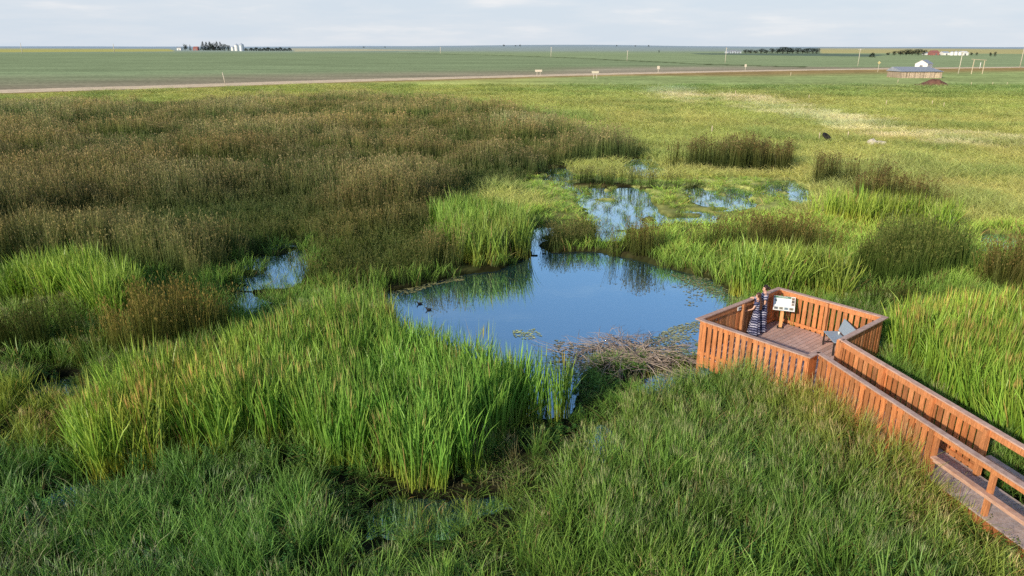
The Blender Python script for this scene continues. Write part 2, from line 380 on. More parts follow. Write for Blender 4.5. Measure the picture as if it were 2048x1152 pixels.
def ground_col(x, y):
    n = x.shape; c = np.zeros(n+(3,))
    def put(m, col): c[m] = col
    g1 = fbm(x, y, 30, 3); g2 = fbm(x, y, 7, 9)
    px = 1024+x/np.maximum(y, 1)*F/CT*1.0                     # rough photo column for far fields
    c[...] = np.array((.050, .056, .020))
    c[...] *= (.6+.8*g2)[..., None]
    # pasture on the right and beyond
    past = sm(34, 52, y+np.where(x > 0, x*.25, x*.9)+6*(g1-.5))
    pc = np.array((.52, .55, .18))[None]*(.75+.5*g2)[..., None]+np.array((.03, .015, .0))*(g1-.5)[..., None]*2
    c[...] = c*(1-past[..., None])+pc*past[..., None]
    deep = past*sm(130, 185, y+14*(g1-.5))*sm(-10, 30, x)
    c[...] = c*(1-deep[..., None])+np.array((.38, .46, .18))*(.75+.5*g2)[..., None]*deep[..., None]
    for q in TAN:
        wx, wy = warp(x, y, 2.0); put(inside(q, wx, wy) & (fbm(x, y*2.2, 7, 97) > .45), (.70, .66, .38))
    wx, wy = warp(x, y, .5)
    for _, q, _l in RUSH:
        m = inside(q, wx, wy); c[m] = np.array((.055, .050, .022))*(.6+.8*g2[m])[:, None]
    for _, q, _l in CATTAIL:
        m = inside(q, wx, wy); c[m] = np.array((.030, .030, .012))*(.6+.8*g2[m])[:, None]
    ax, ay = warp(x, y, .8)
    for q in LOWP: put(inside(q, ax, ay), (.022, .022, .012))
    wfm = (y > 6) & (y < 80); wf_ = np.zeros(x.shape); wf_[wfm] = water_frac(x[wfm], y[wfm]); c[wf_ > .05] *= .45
    # beyond the road
    rp = np.array([tuple(at(*p).xy) for p in ROAD_PTS]); ry = np.interp(x, rp[:, 0], rp[:, 1], left=rp[0, 1], right=rp[-1, 1])
    be = y-ry
    fld = sm(-1, 3, be)
    band = .5+.5*np.sin(y*.12+3*g1)
    brown = np.array((.35, .30, .21)); green = np.array((.30, .375, .20))
    k = sm(5, 120, be+70*(fbm(x, y, 90, 21)-.5))
    fc = brown*(1-k[..., None])+green*k[..., None]
    fc = fc*(.82+.36*fbm(x*.25, y, 26, 13))[..., None]
    tan2 = np.exp(-((be-42)/26)**2)*sm(10, 40, x)*sm(150, 70, x)
    fc = fc*(1-.75*tan2[..., None])+np.array((.52, .45, .33))*.75*tan2[..., None]
    c[...] = c*(1-fld[..., None])+fc*fld[..., None]
    # verge this side of the road
    wv_ = 1+1.6*sm(30, 90, x); v = sm(-26*wv_, -9*wv_, be)*sm(2, -1, be)
    vc = np.array((.42, .30, .13))*(.7+.6*g2)[..., None]
    c[...] = c*(1-v[..., None])+vc*v[..., None]
    v2 = sm(-60, -30, be)*sm(-8, -18, be)*sm(-20, -70, x)
    c[...] = c*(1-v2[..., None])+np.array((.28, .33, .06))*v2[..., None]
    # second field beyond the hedge line
    hp = np.array([tuple(at(*p).xy) for p in HEDGE[::-1]])
    hy = np.interp(px, [h[0] for h in HEDGE], [at(*h).y for h in HEDGE])
    m = (px > 800) & (y > hy)
    c[m] = np.array((.34, .42, .22))*(.85+.3*fbm(x*.2, y, 60, 15)[m])[:, None]
    m = (px > 800) & (y > hy*.965) & (y < hy*1.0) & (px < 1620); c[m] = (.09, .115, .05)
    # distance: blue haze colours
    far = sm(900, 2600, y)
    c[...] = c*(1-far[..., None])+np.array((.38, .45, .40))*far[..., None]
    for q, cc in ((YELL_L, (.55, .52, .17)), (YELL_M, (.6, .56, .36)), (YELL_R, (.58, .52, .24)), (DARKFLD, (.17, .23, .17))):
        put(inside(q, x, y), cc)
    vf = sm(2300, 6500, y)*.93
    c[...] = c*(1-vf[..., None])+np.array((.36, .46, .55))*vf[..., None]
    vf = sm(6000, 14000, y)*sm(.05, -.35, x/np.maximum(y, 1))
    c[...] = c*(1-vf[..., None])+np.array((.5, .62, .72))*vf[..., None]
    return c
def build_ground():
    ys = np.concatenate([np.array([-4000, -600, -120, -30, -8]), np.arange(0, 8, 1.0), np.arange(8, 30, .16), np.arange(30, 62, .3), np.geomspace(62, 30000, 230)])
    us = np.linspace(-1, 1, 480)
    Y = np.repeat(ys[:, None], len(us), 1)
    W = 1.25*np.maximum(Y, 0)+24+np.where(Y < 0, -Y*1.5, 0)
    X = us[None, :]*W
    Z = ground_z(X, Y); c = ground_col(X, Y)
    v = np.stack([X, Y, Z], -1).reshape(-1, 3)
    nr, ncl = len(ys), len(us)
    i = (np.arange(nr-1)[:, None]*ncl+np.arange(ncl-1)[None, :]).ravel()
    q = np.stack([i, i+1, i+ncl+1, i+ncl], -1)
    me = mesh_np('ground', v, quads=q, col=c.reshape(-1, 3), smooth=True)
    m, t, out = nt('ground_soil')
    a = N(t, 'ShaderNodeAttribute', attribute_name='Col')
    tc = N(t, 'ShaderNodeNewGeometry')
    f1 = noise(t, tc.outputs['Position'], .9, 8, .7); f2 = noise(t, mapping(t, tc.outputs['Position'], (.02, .08, .1)), 1.0, 8, .65)
    c1 = mixc(t, a.outputs['Color'], ramp(t, f1, [(.3, .55), (.7, 1.4)]), 1.0, 'MULTIPLY')
    c2 = mixc(t, c1, ramp(t, f2, [(.3, .78), (.7, 1.22)]), 1.0, 'MULTIPLY')
    p = N(t, 'ShaderNodeBsdfDiffuse'); t.links.new(c2, p.inputs['Color'])
    t.links.new(p.outputs[0], out.inputs[0])
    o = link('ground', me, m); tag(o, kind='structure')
build_ground()

# road
def build_road():
    pts = [at(*p) for p in ROAD_PTS]; pts = [Vector((p.x, p.y)) for p in pts]
    vs, qs = [], []
    for i, p in enumerate(pts):
        d = (pts[min(i+1, len(pts)-1)]-pts[max(i-1, 0)]).normalized(); nrm = Vector((-d.y, d.x))
        wd = 5.2
        for s, zz in ((-1.3, -.05), (-1, .12), (1, .12), (1.3, -.05)):
            q = p+nrm*wd*s; vs.append((q.x, q.y, .34+zz))
    for i in range(len(pts)-1):
        for k in range(3): qs.append((i*4+k, i*4+k+1, i*4+k+5, i*4+k+4))
    me = mesh_np('road', vs, quads=qs, col=np.ones((len(vs), 3)))
    o = link('road', me, plain('gravel', (.74, .58, .39), .95, 0, .2, .4)); tag(o, kind='structure')
build_road()

# water
def build_water():
    m, t, out = nt('pond_water')
    geo = N(t, 'ShaderNodeNewGeometry')
    f = noise(t, geo.outputs['Position'], 3.2, 3, .5)
    b = N(t, 'ShaderNodeBump', i_Strength=.05, i_Distance=.02); t.links.new(f, b.inputs['Height'])
    d = N(t, 'ShaderNodeBsdfPrincipled', i_Roughness=.4); d.inputs['Base Color'].default_value = (.008, .036, .085, 1)
    g = N(t, 'ShaderNodeBsdfGlossy', i_Roughness=.02); g.inputs['Color'].default_value = (.66, .88, 1.0, 1)
    t.links.new(b.outputs[0], g.inputs['Normal'])
    fr = N(t, 'ShaderNodeFresnel', i_IOR=1.33); 
    mr = N(t, 'ShaderNodeMapRange'); mr.inputs['From Min'].default_value = .02; mr.inputs['From Max'].default_value = .45
    mr.inputs['To Min'].default_value = .64; mr.inputs['To Max'].default_value = 1.0
    t.links.new(fr.outputs[0], mr.inputs[0])
    mx = N(t, 'ShaderNodeMixShader'); t.links.new(mr.outputs[0], mx.inputs[0]); t.links.new(d.outputs[0], mx.inputs[1]); t.links.new(g.outputs[0], mx.inputs[2])
    t.links.new(mx.outputs[0], out.inputs[0])
    xs = np.linspace(-60, 60, 13); ys = np.linspace(6, 78, 9)
    X, Y = np.meshgrid(xs, ys); v = np.stack([X, Y, 0*X], -1).reshape(-1, 3); n = len(xs)
    q = [(r*n+k, r*n+k+1, (r+1)*n+k+1, (r+1)*n+k) for r in range(len(ys)-1) for k in range(n-1)]
    o = link('water', mesh_np('water', v, quads=q), m); tag(o, kind='structure')
build_water()

# ------------------------------------------------------------------ plant tufts (prototypes for the stuff objects)
LIB = {}
def tuft(name, kind, mat, n, rad, h, hv, width, lean, bend, cols, seed, nseg=4, head=None, dead=.0):
    r = random.Random(seed); V, Q, T, Cc = [], [], [], []
    base, mid, tip = [np.array(c) for c in cols]
    for b in range(n):
        rr = rad*math.sqrt(r.random()); th = r.random()*6.283
        bx, by = rr*math.cos(th), rr*math.sin(th)
        hh = h*(1+hv*(r.random()*2-1)); az = r.random()*6.283 if r.random() < .75 else r.gauss(-.3, .5)
        ln = abs(r.gauss(lean, lean*.5)); bn_ = bend*r.random()**1.5*1.6
        face = r.random()*3.1416; fx, fy = math.cos(face)*width/2, math.sin(face)*width/2
        wv = .7+.6*r.random(); shade = .7+.6*r.random()
        yel = r.random() < dead
        i0 = len(V)
        for k in range(nseg+1):
            t = k/nseg
            out = hh*(ln*t+bn_*t**2.6)
            zz = hh*(t-.30*bn_*t**3.2-.5*ln*ln*t)
            cx, cy = bx+math.cos(az)*out, by+math.sin(az)*out
            if t < .5: c = base*(1-2*t)+mid*2*t
            else: c = mid*(2-2*t)+tip*(2*t-1)
            c = c*shade
            if yel: c = np.array((.30, .22, .09))*shade*(.6+.5*t)
            ww = wv*(.75+.5*t if t < .5 else 1.0)*(1-.0 if k < nseg else 0)
            if kind == 'stem': ww = wv*(1-.6*t)
            if k < nseg or kind == 'stem' :
                V += [(cx-fx*ww, cy-fy*ww, zz), (cx+fx*ww, cy+fy*ww, zz)]; Cc += [c, c]
            else: V.append((cx, cy, zz)); Cc.append(c)
        for k in range(nseg-(0 if kind == 'stem' else 1)):
            a = i0+2*k; Q.append((a, a+1, a+3, a+2))
        if kind != 'stem': a = i0+2*(nseg-1); T.append((a, a+1, a+2))
        if head and r.random() < head[3]:
            hl, hw, hc = head[0]*(.7+.6*r.random()), head[1]*(.7+.6*r.random()), np.array(head[2])*(.6+.8*r.random())
            if kind == 'stem':      # open brown seed cluster: three crossing small diamonds
                for q in range(3):
                    fa = r.random()*6.283; dx, dy = math.cos(fa)*hw/2, math.sin(fa)*hw/2
                    ox, oy, oz = r.gauss(0, hw*.5), r.gauss(0, hw*.5), r.uniform(-hl*.4, hl*.3)
                    i1 = len(V)
                    V += [(cx+ox, cy+oy, zz+oz-hl/2), (cx+ox+dx, cy+oy+dy, zz+oz), (cx+ox, cy+oy, zz+oz+hl/2), (cx+ox-dx, cy+oy-dy, zz+oz)]
                    Cc += [hc]*4; Q.append((i1, i1+1, i1+2, i1+3))
            else:                   # plume or spike standing over the leaf
                i1 = len(V); sx, sy = bx*.6, by*.6; z0 = h*.86
                fa = r.random()*6.283; tx, ty = math.cos(fa)*h*.06, math.sin(fa)*h*.06
                dx, dy = math.cos(fa+1)*hw/2, math.sin(fa+1)*hw/2
                V += [(sx+tx, sy+ty, z0), (sx+tx*1.3+dx, sy+ty*1.3+dy, z0+hl*.5), (sx+tx*1.7, sy+ty*1.7, z0+hl), (sx+tx*1.3-dx, sy+ty*1.3-dy, z0+hl*.5)]
                Cc += [hc]*4; Q.append((i1, i1+1, i1+2, i1+3))
    me = mesh_np(name, V, quads=Q, tris=T, col=np.array(Cc))
    me.materials.append(mat); return me
def lib(key, kind, mat, count, **kw):
    col = bpy.data.collections.new('lib_'+key)
    for i in range(count):
        me = tuft(f'{key}_{i:02d}', kind, mat, seed=1000+hash_(key)*50+i, **kw)
        o = bpy.data.objects.new(f'{key}_{i:02d}', me); col.objects.link(o)
    LIB[key] = (col, count)
def hash_(s): return sum(ord(c)*(i+1) for i, c in enumerate(s)) % 997
CAT = ((.32, .33, .055), (.145, .285, .050), (.27, .39, .085))
lib('cattail', 'leaf', M['leaf'], 10, n=30, rad=.20, h=1.0, hv=.26, width=.022, lean=.16, bend=.27, cols=CAT, dead=.03, nseg=5)
lib('cattailfar', 'leaf', M['leaf'], 8, n=26, rad=.20, h=1.0, hv=.24, width=.020, lean=.12, bend=.20, cols=CAT, dead=.03, nseg=3)
lib('cattailspike', 'leaf', M['leaf'], 6, n=22, rad=.18, h=1.0, hv=.22, width=.021, lean=.12, bend=.16, cols=((.28,.30,.06),(.145,.27,.050),(.30,.37,.085)), head=(.20, .026, (.36, .28, .12), .18), dead=.07, nseg=4)
BUL = ((.055, .080, .024), (.080, .108, .036), (.165, .155, .068))  # brown tips; lower stems darkened, clump shade put into the colour
lib('rush', 'stem', M['stem'], 10, n=38, rad=.20, h=1.0, hv=.25, width=.012, lean=.08, bend=.10, cols=BUL, nseg=3, head=(.045, .022, (.185, .150, .078), .5))
lib('rushfar', 'stem', M['stem'], 8, n=26, rad=.19, h=1.0, hv=.2, width=.012, lean=.04, bend=.05, cols=BUL, nseg=2, head=(.045, .026, (.185, .150, .082), .5))
SED = ((.07, .105, .022), (.135, .255, .040), (.28, .41, .085))  # dark bases to bright tips: shade of the gaps put into the colour
lib('sedge', 'leaf', M['grass'], 12, n=52, rad=.22, h=1.0, hv=.30, width=.0095, lean=.18, bend=.30, cols=SED, nseg=4, dead=.04)
lib('sedgefar', 'leaf', M['grass'], 8, n=30, rad=.20, h=1.0, hv=.25, width=.012, lean=.12, bend=.2, cols=SED, nseg=3, dead=.05)
lib('seed', 'leaf', M['grass'], 10, n=46, rad=.21, h=1.0, hv=.22, width=.0095, lean=.14, bend=.28, cols=((.07,.10,.025),(.145,.265,.045),(.30,.42,.105)), nseg=4, head=(.20, .009, (.36, .36, .18), .32), dead=.06)  # blade bases dark here too, shade between blades painted in
PAS = ((.47, .50, .14), (.57, .60, .165), (.68, .70, .26))
lib('pasture', 'leaf', M['grass'], 8, n=30, rad=.24, h=1.0, hv=.3, width=.013, lean=.25, bend=.35, cols=PAS, nseg=2, dead=.05)

def forb(name, seed):
    r = random.Random(seed); V, Q, Cc = [], [], []
    for st_ in range(3):
        bx, by = r.gauss(0, .10), r.gauss(0, .10); az = r.random()*6.28; ln = r.uniform(.05, .25); hh = r.uniform(.7, 1.05)
        for k in range(26):
            t = .12+.88*k/25; a = k*2.4+r.random(); px_, py_, pz = bx+math.cos(az)*ln*t*hh, by+math.sin(az)*ln*t*hh, t*hh
            L = .16*(1.15-t)*r.uniform(.7, 1.3); wd = .022; dx, dy = math.cos(a), math.sin(a); up = r.uniform(.2, .7)
            i = len(V); c = np.array((.10, .21, .045) if r.random() < .85 else (.26, .27, .07))*r.uniform(.6, 1.25)*(.6+.6*t)
            V += [(px_, py_, pz), (px_+dx*L*.5-dy*wd, py_+dy*L*.5+dx*wd, pz+L*up*.6), (px_+dx*L, py_+dy*L, pz+L*up*.7), (px_+dx*L*.5+dy*wd, py_+dy*L*.5-dx*wd, pz+L*up*.6)]
            Cc += [c]*4; Q.append((i, i+1, i+2, i+3))
    me = mesh_np(name, V, quads=Q, col=np.array(Cc)); me.materials.append(M['grass']); return me
def straw(name, seed):
    r = random.Random(seed)
    me = tuft(name, 'leaf', M['grass'], 22, .20, .9, .35, .008, .22, .35, ((.20,.17,.08),(.34,.29,.14),(.46,.41,.22)), seed, nseg=4, head=(.16, .010, (.46, .40, .22), .4)); return me
mixc_ = bpy.data.collections.new('lib_mix'); MIXN = []
for i in range(8): MIXN.append(LIB['sedge'][0].objects[i].data)
for i in range(6): MIXN.append(LIB['seed'][0].objects[i].data)
for i in range(5): MIXN.append(forb('forb_%02d' % i, 300+i))
for i in range(4): MIXN.append(straw('straw_%02d' % i, 400+i))
for i in range(3): MIXN.append(LIB['cattail'][0].objects[i].data)
for i, me_ in enumerate(MIXN): mixc_.objects.link(bpy.data.objects.new('mix_%02d' % i, me_))
LIB['mix'] = (mixc_, len(MIXN))
def mixpick(x, y, seedy):
    n = len(x); a = fbm(x, y, 1.8, 201); b = fbm(x, y, 1.3, 207); q = rng.random(n)
    base = np.where(q < sm(.35, .65, a+seedy), 8+rng.integers(0, 6, n), rng.integers(0, 8, n))
    base = np.where(rng.random(n) < .10+.55*sm(.60, .72, b), 14+rng.integers(0, 5, n), base)
    base = np.where(rng.random(n) < .05+.25*sm(.60, .75, fbm(x, y, 2.4, 213)), 19+rng.integers(0, 4, n), base)
    base = np.where(rng.random(n) < .025, 23+rng.integers(0, 3, n), base)
    return base
def scatter_gn(colln):
    g = bpy.data.node_groups.new('spread_'+colln.name, 'GeometryNodeTree')
    g.interface.new_socket('Geometry', in_out='INPUT', socket_type='NodeSocketGeometry')
    g.interface.new_socket('Geometry', in_out='OUTPUT', socket_type='NodeSocketGeometry')
    gi, go = g.nodes.new('NodeGroupInput'), g.nodes.new('NodeGroupOutput')
    ip = g.nodes.new('GeometryNodeInstanceOnPoints'); ci = g.nodes.new('GeometryNodeCollectionInfo')
    ci.inputs['Collection'].default_value = colln; ci.inputs['Separate Children'].default_value = True; ci.inputs['Reset Children'].default_value = True
    def na(nm, dt):
        n = g.nodes.new('GeometryNodeInputNamedAttribute'); n.data_type = dt; n.inputs['Name'].default_value = nm; return n.outputs['Attribute']
    L = g.links.new
    L(gi.outputs[0], ip.inputs['Points']); L(ci.outputs[0], ip.inputs['Instance']); ip.inputs['Pick Instance'].default_value = True
    L(na('pick', 'INT'), ip.inputs['Instance Index']); L(na('rot', 'FLOAT_VECTOR'), ip.inputs['Rotation']); L(na('scl', 'FLOAT_VECTOR'), ip.inputs['Scale'])
    L(ip.outputs[0], go.inputs[0]); return g
GN = {k: scatter_gn(v[0]) for k, v in LIB.items()}
NPTS = 0
def stuff(name, label, cat, key, pos, h, xy, tint, lean=(0, 0), pick=None):
    """one plant object: points with height, spread and tint; each point carries one tuft"""
    global NPTS
    n = len(pos)
    if n == 0: return
    NPTS += n
    me = bpy.data.meshes.new(name); me.vertices.add(n); me.vertices.foreach_set('co', np.asarray(pos, np.float32).ravel())
    def att(nm, dt, field, arr):
        a = me.attributes.new(nm, dt, 'POINT'); a.data.foreach_set(field, np.ascontiguousarray(arr).ravel())
    att('pick', 'INT', 'value', (rng.integers(0, LIB[key][1], n) if pick is None else pick).astype(np.int32))
    lx = ly = 0
    if key in ('mix', 'cattail', 'cattailspike'):
        px_, py_ = pos[:, 0], pos[:, 1]; am = .9 if key == 'mix' else .35
        lx, ly = (fbm(px_, py_, 2.2, 221)-.5)*am, (fbm(px_, py_, 2.2, 229)-.5)*am
    rot = np.stack([rng.normal(lean[0], .07, n)+lx, rng.normal(lean[1], .07, n)+ly, rng.random(n)*6.283], -1).astype(np.float32)
    att('rot', 'FLOAT_VECTOR', 'vector', rot)
    att('scl', 'FLOAT_VECTOR', 'vector', np.stack([xy, xy, h], -1).astype(np.float32))
    tc = np.ones((n, 4), np.float32); tc[:, :3] = tint; att('tint', 'FLOAT_COLOR', 'color', tc)
    o = link(name, me); mod = o.modifiers.new('spread', 'NODES'); mod.node_group = GN[key]
    tag(o, label, cat, kind='stuff'); return o

# ------------------------------------------------------------------ planting plan
def grid(y0, y1, dens=1.0):
    X, Y, S = [], [], []
    y = y0
    while y < y1:
        s = .30*max(1.0, y/20)**.75/dens
        hw = .92*y+3.5
        xs = np.arange(-hw, hw, s)
        X.append(xs+rng.uniform(-.5, .5, len(xs))*s); Y.append(y+rng.uniform(-.5, .5, len(xs))*s); S.append(np.full(len(xs), s))
        y += s
    return np.concatenate(X), np.concatenate(Y), np.concatenate(S)
X, Y, S = grid(8.0, 190.0)
free = ~(inside(PLAT, X, Y) | inside(WALK, X, Y))
X, Y, S = X[free], Y[free], S[free]
WF = water_frac(X, Y); ZG = ground_z(X, Y)
wx, wy = warp(X, Y)
kindid = np.full(len(X), -1)            # -1 grass; 0.. cattail patches; 100.. rush beds
for k, (_, q, _l) in enumerate(RUSH): kindid[inside(q, wx, wy) & (kindid < 0)] = 100+k
for k, (_, q, _l) in enumerate(CATTAIL): kindid[inside(q, wx, wy)] = k
keep_w = WF < .6
def tintmap(x, y, base, amp, hue, s1=4.0, seed=1):
    a = fbm(x, y, s1, seed)-.5; b = fbm(x, y, s1*.35, seed+5)-.5; r = rng.normal(0, .10, len(x))
    t = np.array(base)[None]*(1+amp*2*a+amp*b+r)[:, None]
    t = t*(1+np.array(hue)[None]*((fbm(x, y, s1*1.7, seed+11)-.5)*2+rng.normal(0, .25, len(x)))[:, None])
    return np.clip(t, .15, 3)

# cattails
for k, (nm, q, label) in enumerate(CATTAIL):
    m = (kindid == k) & (WF < .75)
    x, y, s = X[m], Y[m], S[m]
    if nm == 'c_front':
        thin = rng.random(len(x)) < sm(.28, .42, fbm(x, y, 1.3, 77)+.12*sm(14, 17, y)); x, y, s = x[thin], y[thin], s[thin]
    if y.mean() < 30:
        ex = rng.random(len(x)) < .6; x = np.concatenate([x, x[ex]+rng.normal(0, .12, ex.sum())]); y = np.concatenate([y, y[ex]+rng.normal(0, .12, ex.sum())]); s = np.concatenate([s, s[ex]])
        fr_ = ~(inside(PLAT, x, y) | inside(WALK, x, y)); x, y, s = x[fr_], y[fr_], s[fr_]
    sc_ = s/.30
    hh = 1.75*(.85+.3*fbm(x, y, 3, 91))*(1+rng.normal(0, .08, len(x)))
    if nm in ('c_round',): hh *= 1.05
    tb = {'c_front': (1.06, 1.18, .98), 'c_left': (1.25, 1.28, .9), 'c_mid': (1.12, 1.12, .95), 'c_bank': (1.22, 1.1, .9), 'c_round': (1.35, 1.3, .9), 'c_right': (1.42, 1.36, .92)}[nm]
    t = tintmap(x, y, tb, .30, (.22, 0, .1), 3.0, 3+k)
    if nm == 'c_front':   # yellowing towards the left
        yl = sm(-2, -9, x)*.8+.6*sm(.55, .7, fbm(x, y, 2.2, 15))
        t *= 1+np.stack([.36*yl, .10*yl, .0*yl], -1)
    key = 'cattail' if y.mean() < 30 else 'cattailfar'
    z = ground_z(x, y)
    if nm in ('c_front', 'c_right'):
        sp = rng.random(len(x)) < (.10+.28*sm(-1, -7, x) if nm == 'c_front' else .45*np.ones(len(x)))
        pos = np.stack([x, y, z], -1)
        stuff('cattail_patch', label, 'cattails', key, pos[~sp], hh[~sp], sc_[~sp], t[~sp], (.0, .05))
        stuff('cattail_spikes', label.replace('cattails', 'cattails bearing brown spikes') if 'cattails' in label else label, 'cattails', 'cattailspike', pos[sp], hh[sp]*1.03, sc_[sp], t[sp], (0, .05))
    else:
        stuff('cattail_patch', label, 'cattails', key, np.stack([x, y, z], -1), hh, sc_, t, (0, .05))
# rushes
for k, (nm, q, label) in enumerate(RUSH):
    m = (kindid == 100+k) & (WF < .75)
    x, y, s = X[m], Y[m], S[m]; sc_ = s/.30
    md = fbm(x*.55, y, 3.9, 55, 3) if nm == 'b_field' else fbm(x, y, 3.5, 55+k, 2)
    mound = sm(.36, .56, md)
    if nm == 'b_field':
        hh = (.62+.75*mound+.85*sm(.45, .75, md))*(1+rng.normal(0, .08, len(x)))*(1-.25*sm(60, 140, y))
    else: hh = (1.30+.35*mound)*{'b_dark': 1.3, 'b_front': 1.2, 'b_back': .8, 'b_bank': .7, 'b_mid': 1.1, 'b_west': .85, 'b_north': 1.45, 'b_east': 1.4, 'b_far': 1.35, 'b_hill': 1.2, 'b_edge': 1.15}.get(nm, 1.0)*(1+rng.normal(0, .08, len(x)))
    t = tintmap(x, y, (1.0, .95, .9), .22, (.15, 0, -.1), 5, 60+k)
    low = (1-mound)[:, None]
    t = t*(1+sm(40, 24, y)[:, None]*np.array((.10, .18, .05)))
    if nm == 'b_field': t = t*(1-low)+t*np.array((.62, .84, .64))*low  # hollows greener, and darker for trough shade put into the tint
    if nm == 'b_field': t = t*(1+.45*sm(.5, .72, md))[:, None]  # mound tops brighter, their highlight put into the tint
    else: t = t*np.array((.86, 1.0, .82))
    if nm in ('b_dark', 'b_back'): t = t*np.array((.55, .58, .48))  # shade over the rushes behind the platform put into tint; left mound darker too
    if nm == 'b_hill': t = t*np.array((.85, 1.0, .75))
    if nm == 'b_front': t = t*np.array((1.45, 1.25, 1.15))
    if nm in ('b_mid', 'b_north', 'b_east', 'b_far', 'b_edge'): t = t*np.array((1.05, .86, .85))
    if nm == 'b_field':
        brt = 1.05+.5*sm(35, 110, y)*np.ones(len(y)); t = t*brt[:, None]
    ef = np.zeros(len(x)); er = .5+.03*y
    for a_ in range(8):
        ex, ey = warp(x+er*math.cos(a_*.785), y+er*math.sin(a_*.785)); ef += inside(q, ex, ey)
    hh *= .74+.26*sm(.1, .9, ef/8)
    if nm in ('b_field', 'b_edge'):
        kp = rng.random(len(x)) < .30+.70*sm(.35, .98, ef/8)
        kindid[np.nonzero(m)[0][~kp]] = -1
        x, y, hh, sc_, t = x[kp], y[kp], hh[kp], sc_[kp], t[kp]
    if nm == 'b_field': t = t*np.array((1.10, 1.14, 1.08))
    near = y < 45
    z = ground_z(x, y); pos = np.stack([x, y, z], -1)
    if near.all() or nm != 'b_field':
        stuff('bulrush_bed', label, 'bulrushes', 'rush' if y.mean() < 40 else 'rushfar', pos, hh, sc_, t)
    else:
        stuff('bulrush_bed', label+', its nearer side', 'bulrushes', 'rush', pos[near], hh[near], sc_[near], t[near])
        stuff('bulrush_bed', label+', its far side by the road', 'bulrushes', 'rushfar', pos[~near], hh[~near], sc_[~near], t[~near])
# grasses
g = (kindid < 0)
shal = inside(SHALLOW, wx, wy)
rpts = np.array([tuple(at(*p).xy) for p in ROAD_PTS]); roady = np.interp(X, rpts[:, 0], rpts[:, 1])
before_road = (Y < roady-16-10*fbm(X, Y, 12, 93)) & (Y < 185)
def line_dist():
    # distance west of the left walk rail
    return (X-DL.x)*(-bn.x)+(Y-DL.y)*(-bn.y), (X-DL.x)*bd.x+(Y-DL.y)*bd.y
dw, al = line_dist()
pasture = g & keep_w & before_road & ~shal & (Y+np.where(X > 0, X*.25, X*.9)+7*(fbm(X, Y, 9, 44)-.5) > 42)
seedz = g & keep_w & ~pasture & (((dw > 0) & (dw < 1.2+4.5*fbm(X, Y, 4, 81)) & (al > -.6)) | (inside(P([(1080,960),(1300,860),(1500,900),(1640,1000),(1560,1160),(1150,1170)]), wx, wy)))
wetg = g & ~pasture & ~seedz & keep_w & before_road
# tan dry strips in the pasture
tanm = np.zeros(len(X), bool)
for q in TAN: 
    ax, ay = warp(X, Y, 2.0); tanm |= inside(q, ax, ay)
m = pasture
x, y, s = X[m], Y[m], S[m]
t = tintmap(x, y, (1.0, 1.0, 1.0), .16, (.14, 0, .1), 9, 20)
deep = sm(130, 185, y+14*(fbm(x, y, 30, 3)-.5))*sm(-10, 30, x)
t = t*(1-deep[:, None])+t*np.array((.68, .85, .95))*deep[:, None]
olive = sm(.55, .68, fbm(x, y, 6.5, 28)); t = t*(1-.30*olive[:, None]*np.array((1.15, .8, .9)))
tp = tanm[m]*sm(.30, .52, fbm(x, y*2.2, 7, 97)); t *= 1+tp[:, None]*np.array((.62, .45, 1.6))
hh = (.34+.30*fbm(x, y, 5, 23))*(1+rng.normal(0, .12, len(x)))+.25*olive
stuff('pasture_grass', 'yellow green pasture grass rising from the marsh to the road', 'grass', 'pasture', np.stack([x, y, ground_z(x, y)], -1), hh, (s/.30)*.95, t)
m = seedz; x, y, s = X[m], Y[m], S[m]
t = tintmap(x, y, (.94, 1.02, .95), .28, (.14, 0, .05), 3, 33)
bw_ = .8*sm(2.4, .4, dw[m])*sm(-1, 1.5, al[m]); t *= 1+np.stack([.7*bw_, .12*bw_, .05*bw_], -1)
hh = (.74+.52*fbm(x, y, 2.4, 37))*(1+rng.normal(0, .1, len(x)))
hh *= 1-.30*sm(4.3, 5.6, al[m])*sm(1.2, .1, dw[m])
hh += .30*sm(2.4, .3, dw[m])*sm(-.5, .6, al[m])*sm(5.0, 4.2, al[m])
stuff('seed_grass', 'tall pale seed headed grass beside the boardwalk and foreground', 'grass', 'mix', np.stack([x, y, ground_z(x, y)], -1), hh, s/.30, t, (0, .10), mixpick(x, y, .25))
m = wetg; x, y, s = X[m], Y[m], S[m]
sh = shal[m]
lx, ly = warp(x, y, .8); lo_ = np.zeros(len(x), bool)
for q in LOWP: lo_ |= inside(q, lx, ly)
keep = rng.random(len(x)) < np.where(sh, .62, np.where(lo_, .7, .55+.45*sm(.30, .48, fbm(x, y, 1.6, 71)))); x, y, s, sh = x[keep], y[keep], s[keep], sh[keep]
t = tintmap(x, y, (.94, 1.02, .95), .32, (.16, 0, .0), 2.6, 50)
blue = sm(-1, -6, x)*sm(16, 12.5, y); t = t*(1-blue[:, None])+t*np.array((.82, .92, 1.1))*blue[:, None]  # near left grass bluer, and darker for cloud shade put into its tint
orange = sm(.0, 1.0, inside(P([(-60,820),(120,805),(220,850),(160,930),(-60,930)]), *warp(x, y)).astype(float)); t = t*(1+orange[:, None]*np.array((.6, .15, 0)))
lightg = sm(22, 34, y)*(x > 0); t = t*(1+lightg[:, None]*np.array((1.30, .90, .95)))
hh = (.50+.55*fbm(x, y, 2.2, 52))*(1+rng.normal(0, .12, len(x)))
hh = np.where(y > 28, hh*.8, hh)
lowp = np.zeros(len(x), bool); lx, ly = warp(x, y, .8)
for q in LOWP: lowp |= inside(q, lx, ly)
hh = np.where(lowp, hh*.34, hh); hh = np.where(sh, hh*.42, hh)
near = y < 24
pos = np.stack([x, y, ground_z(x, y)], -1)
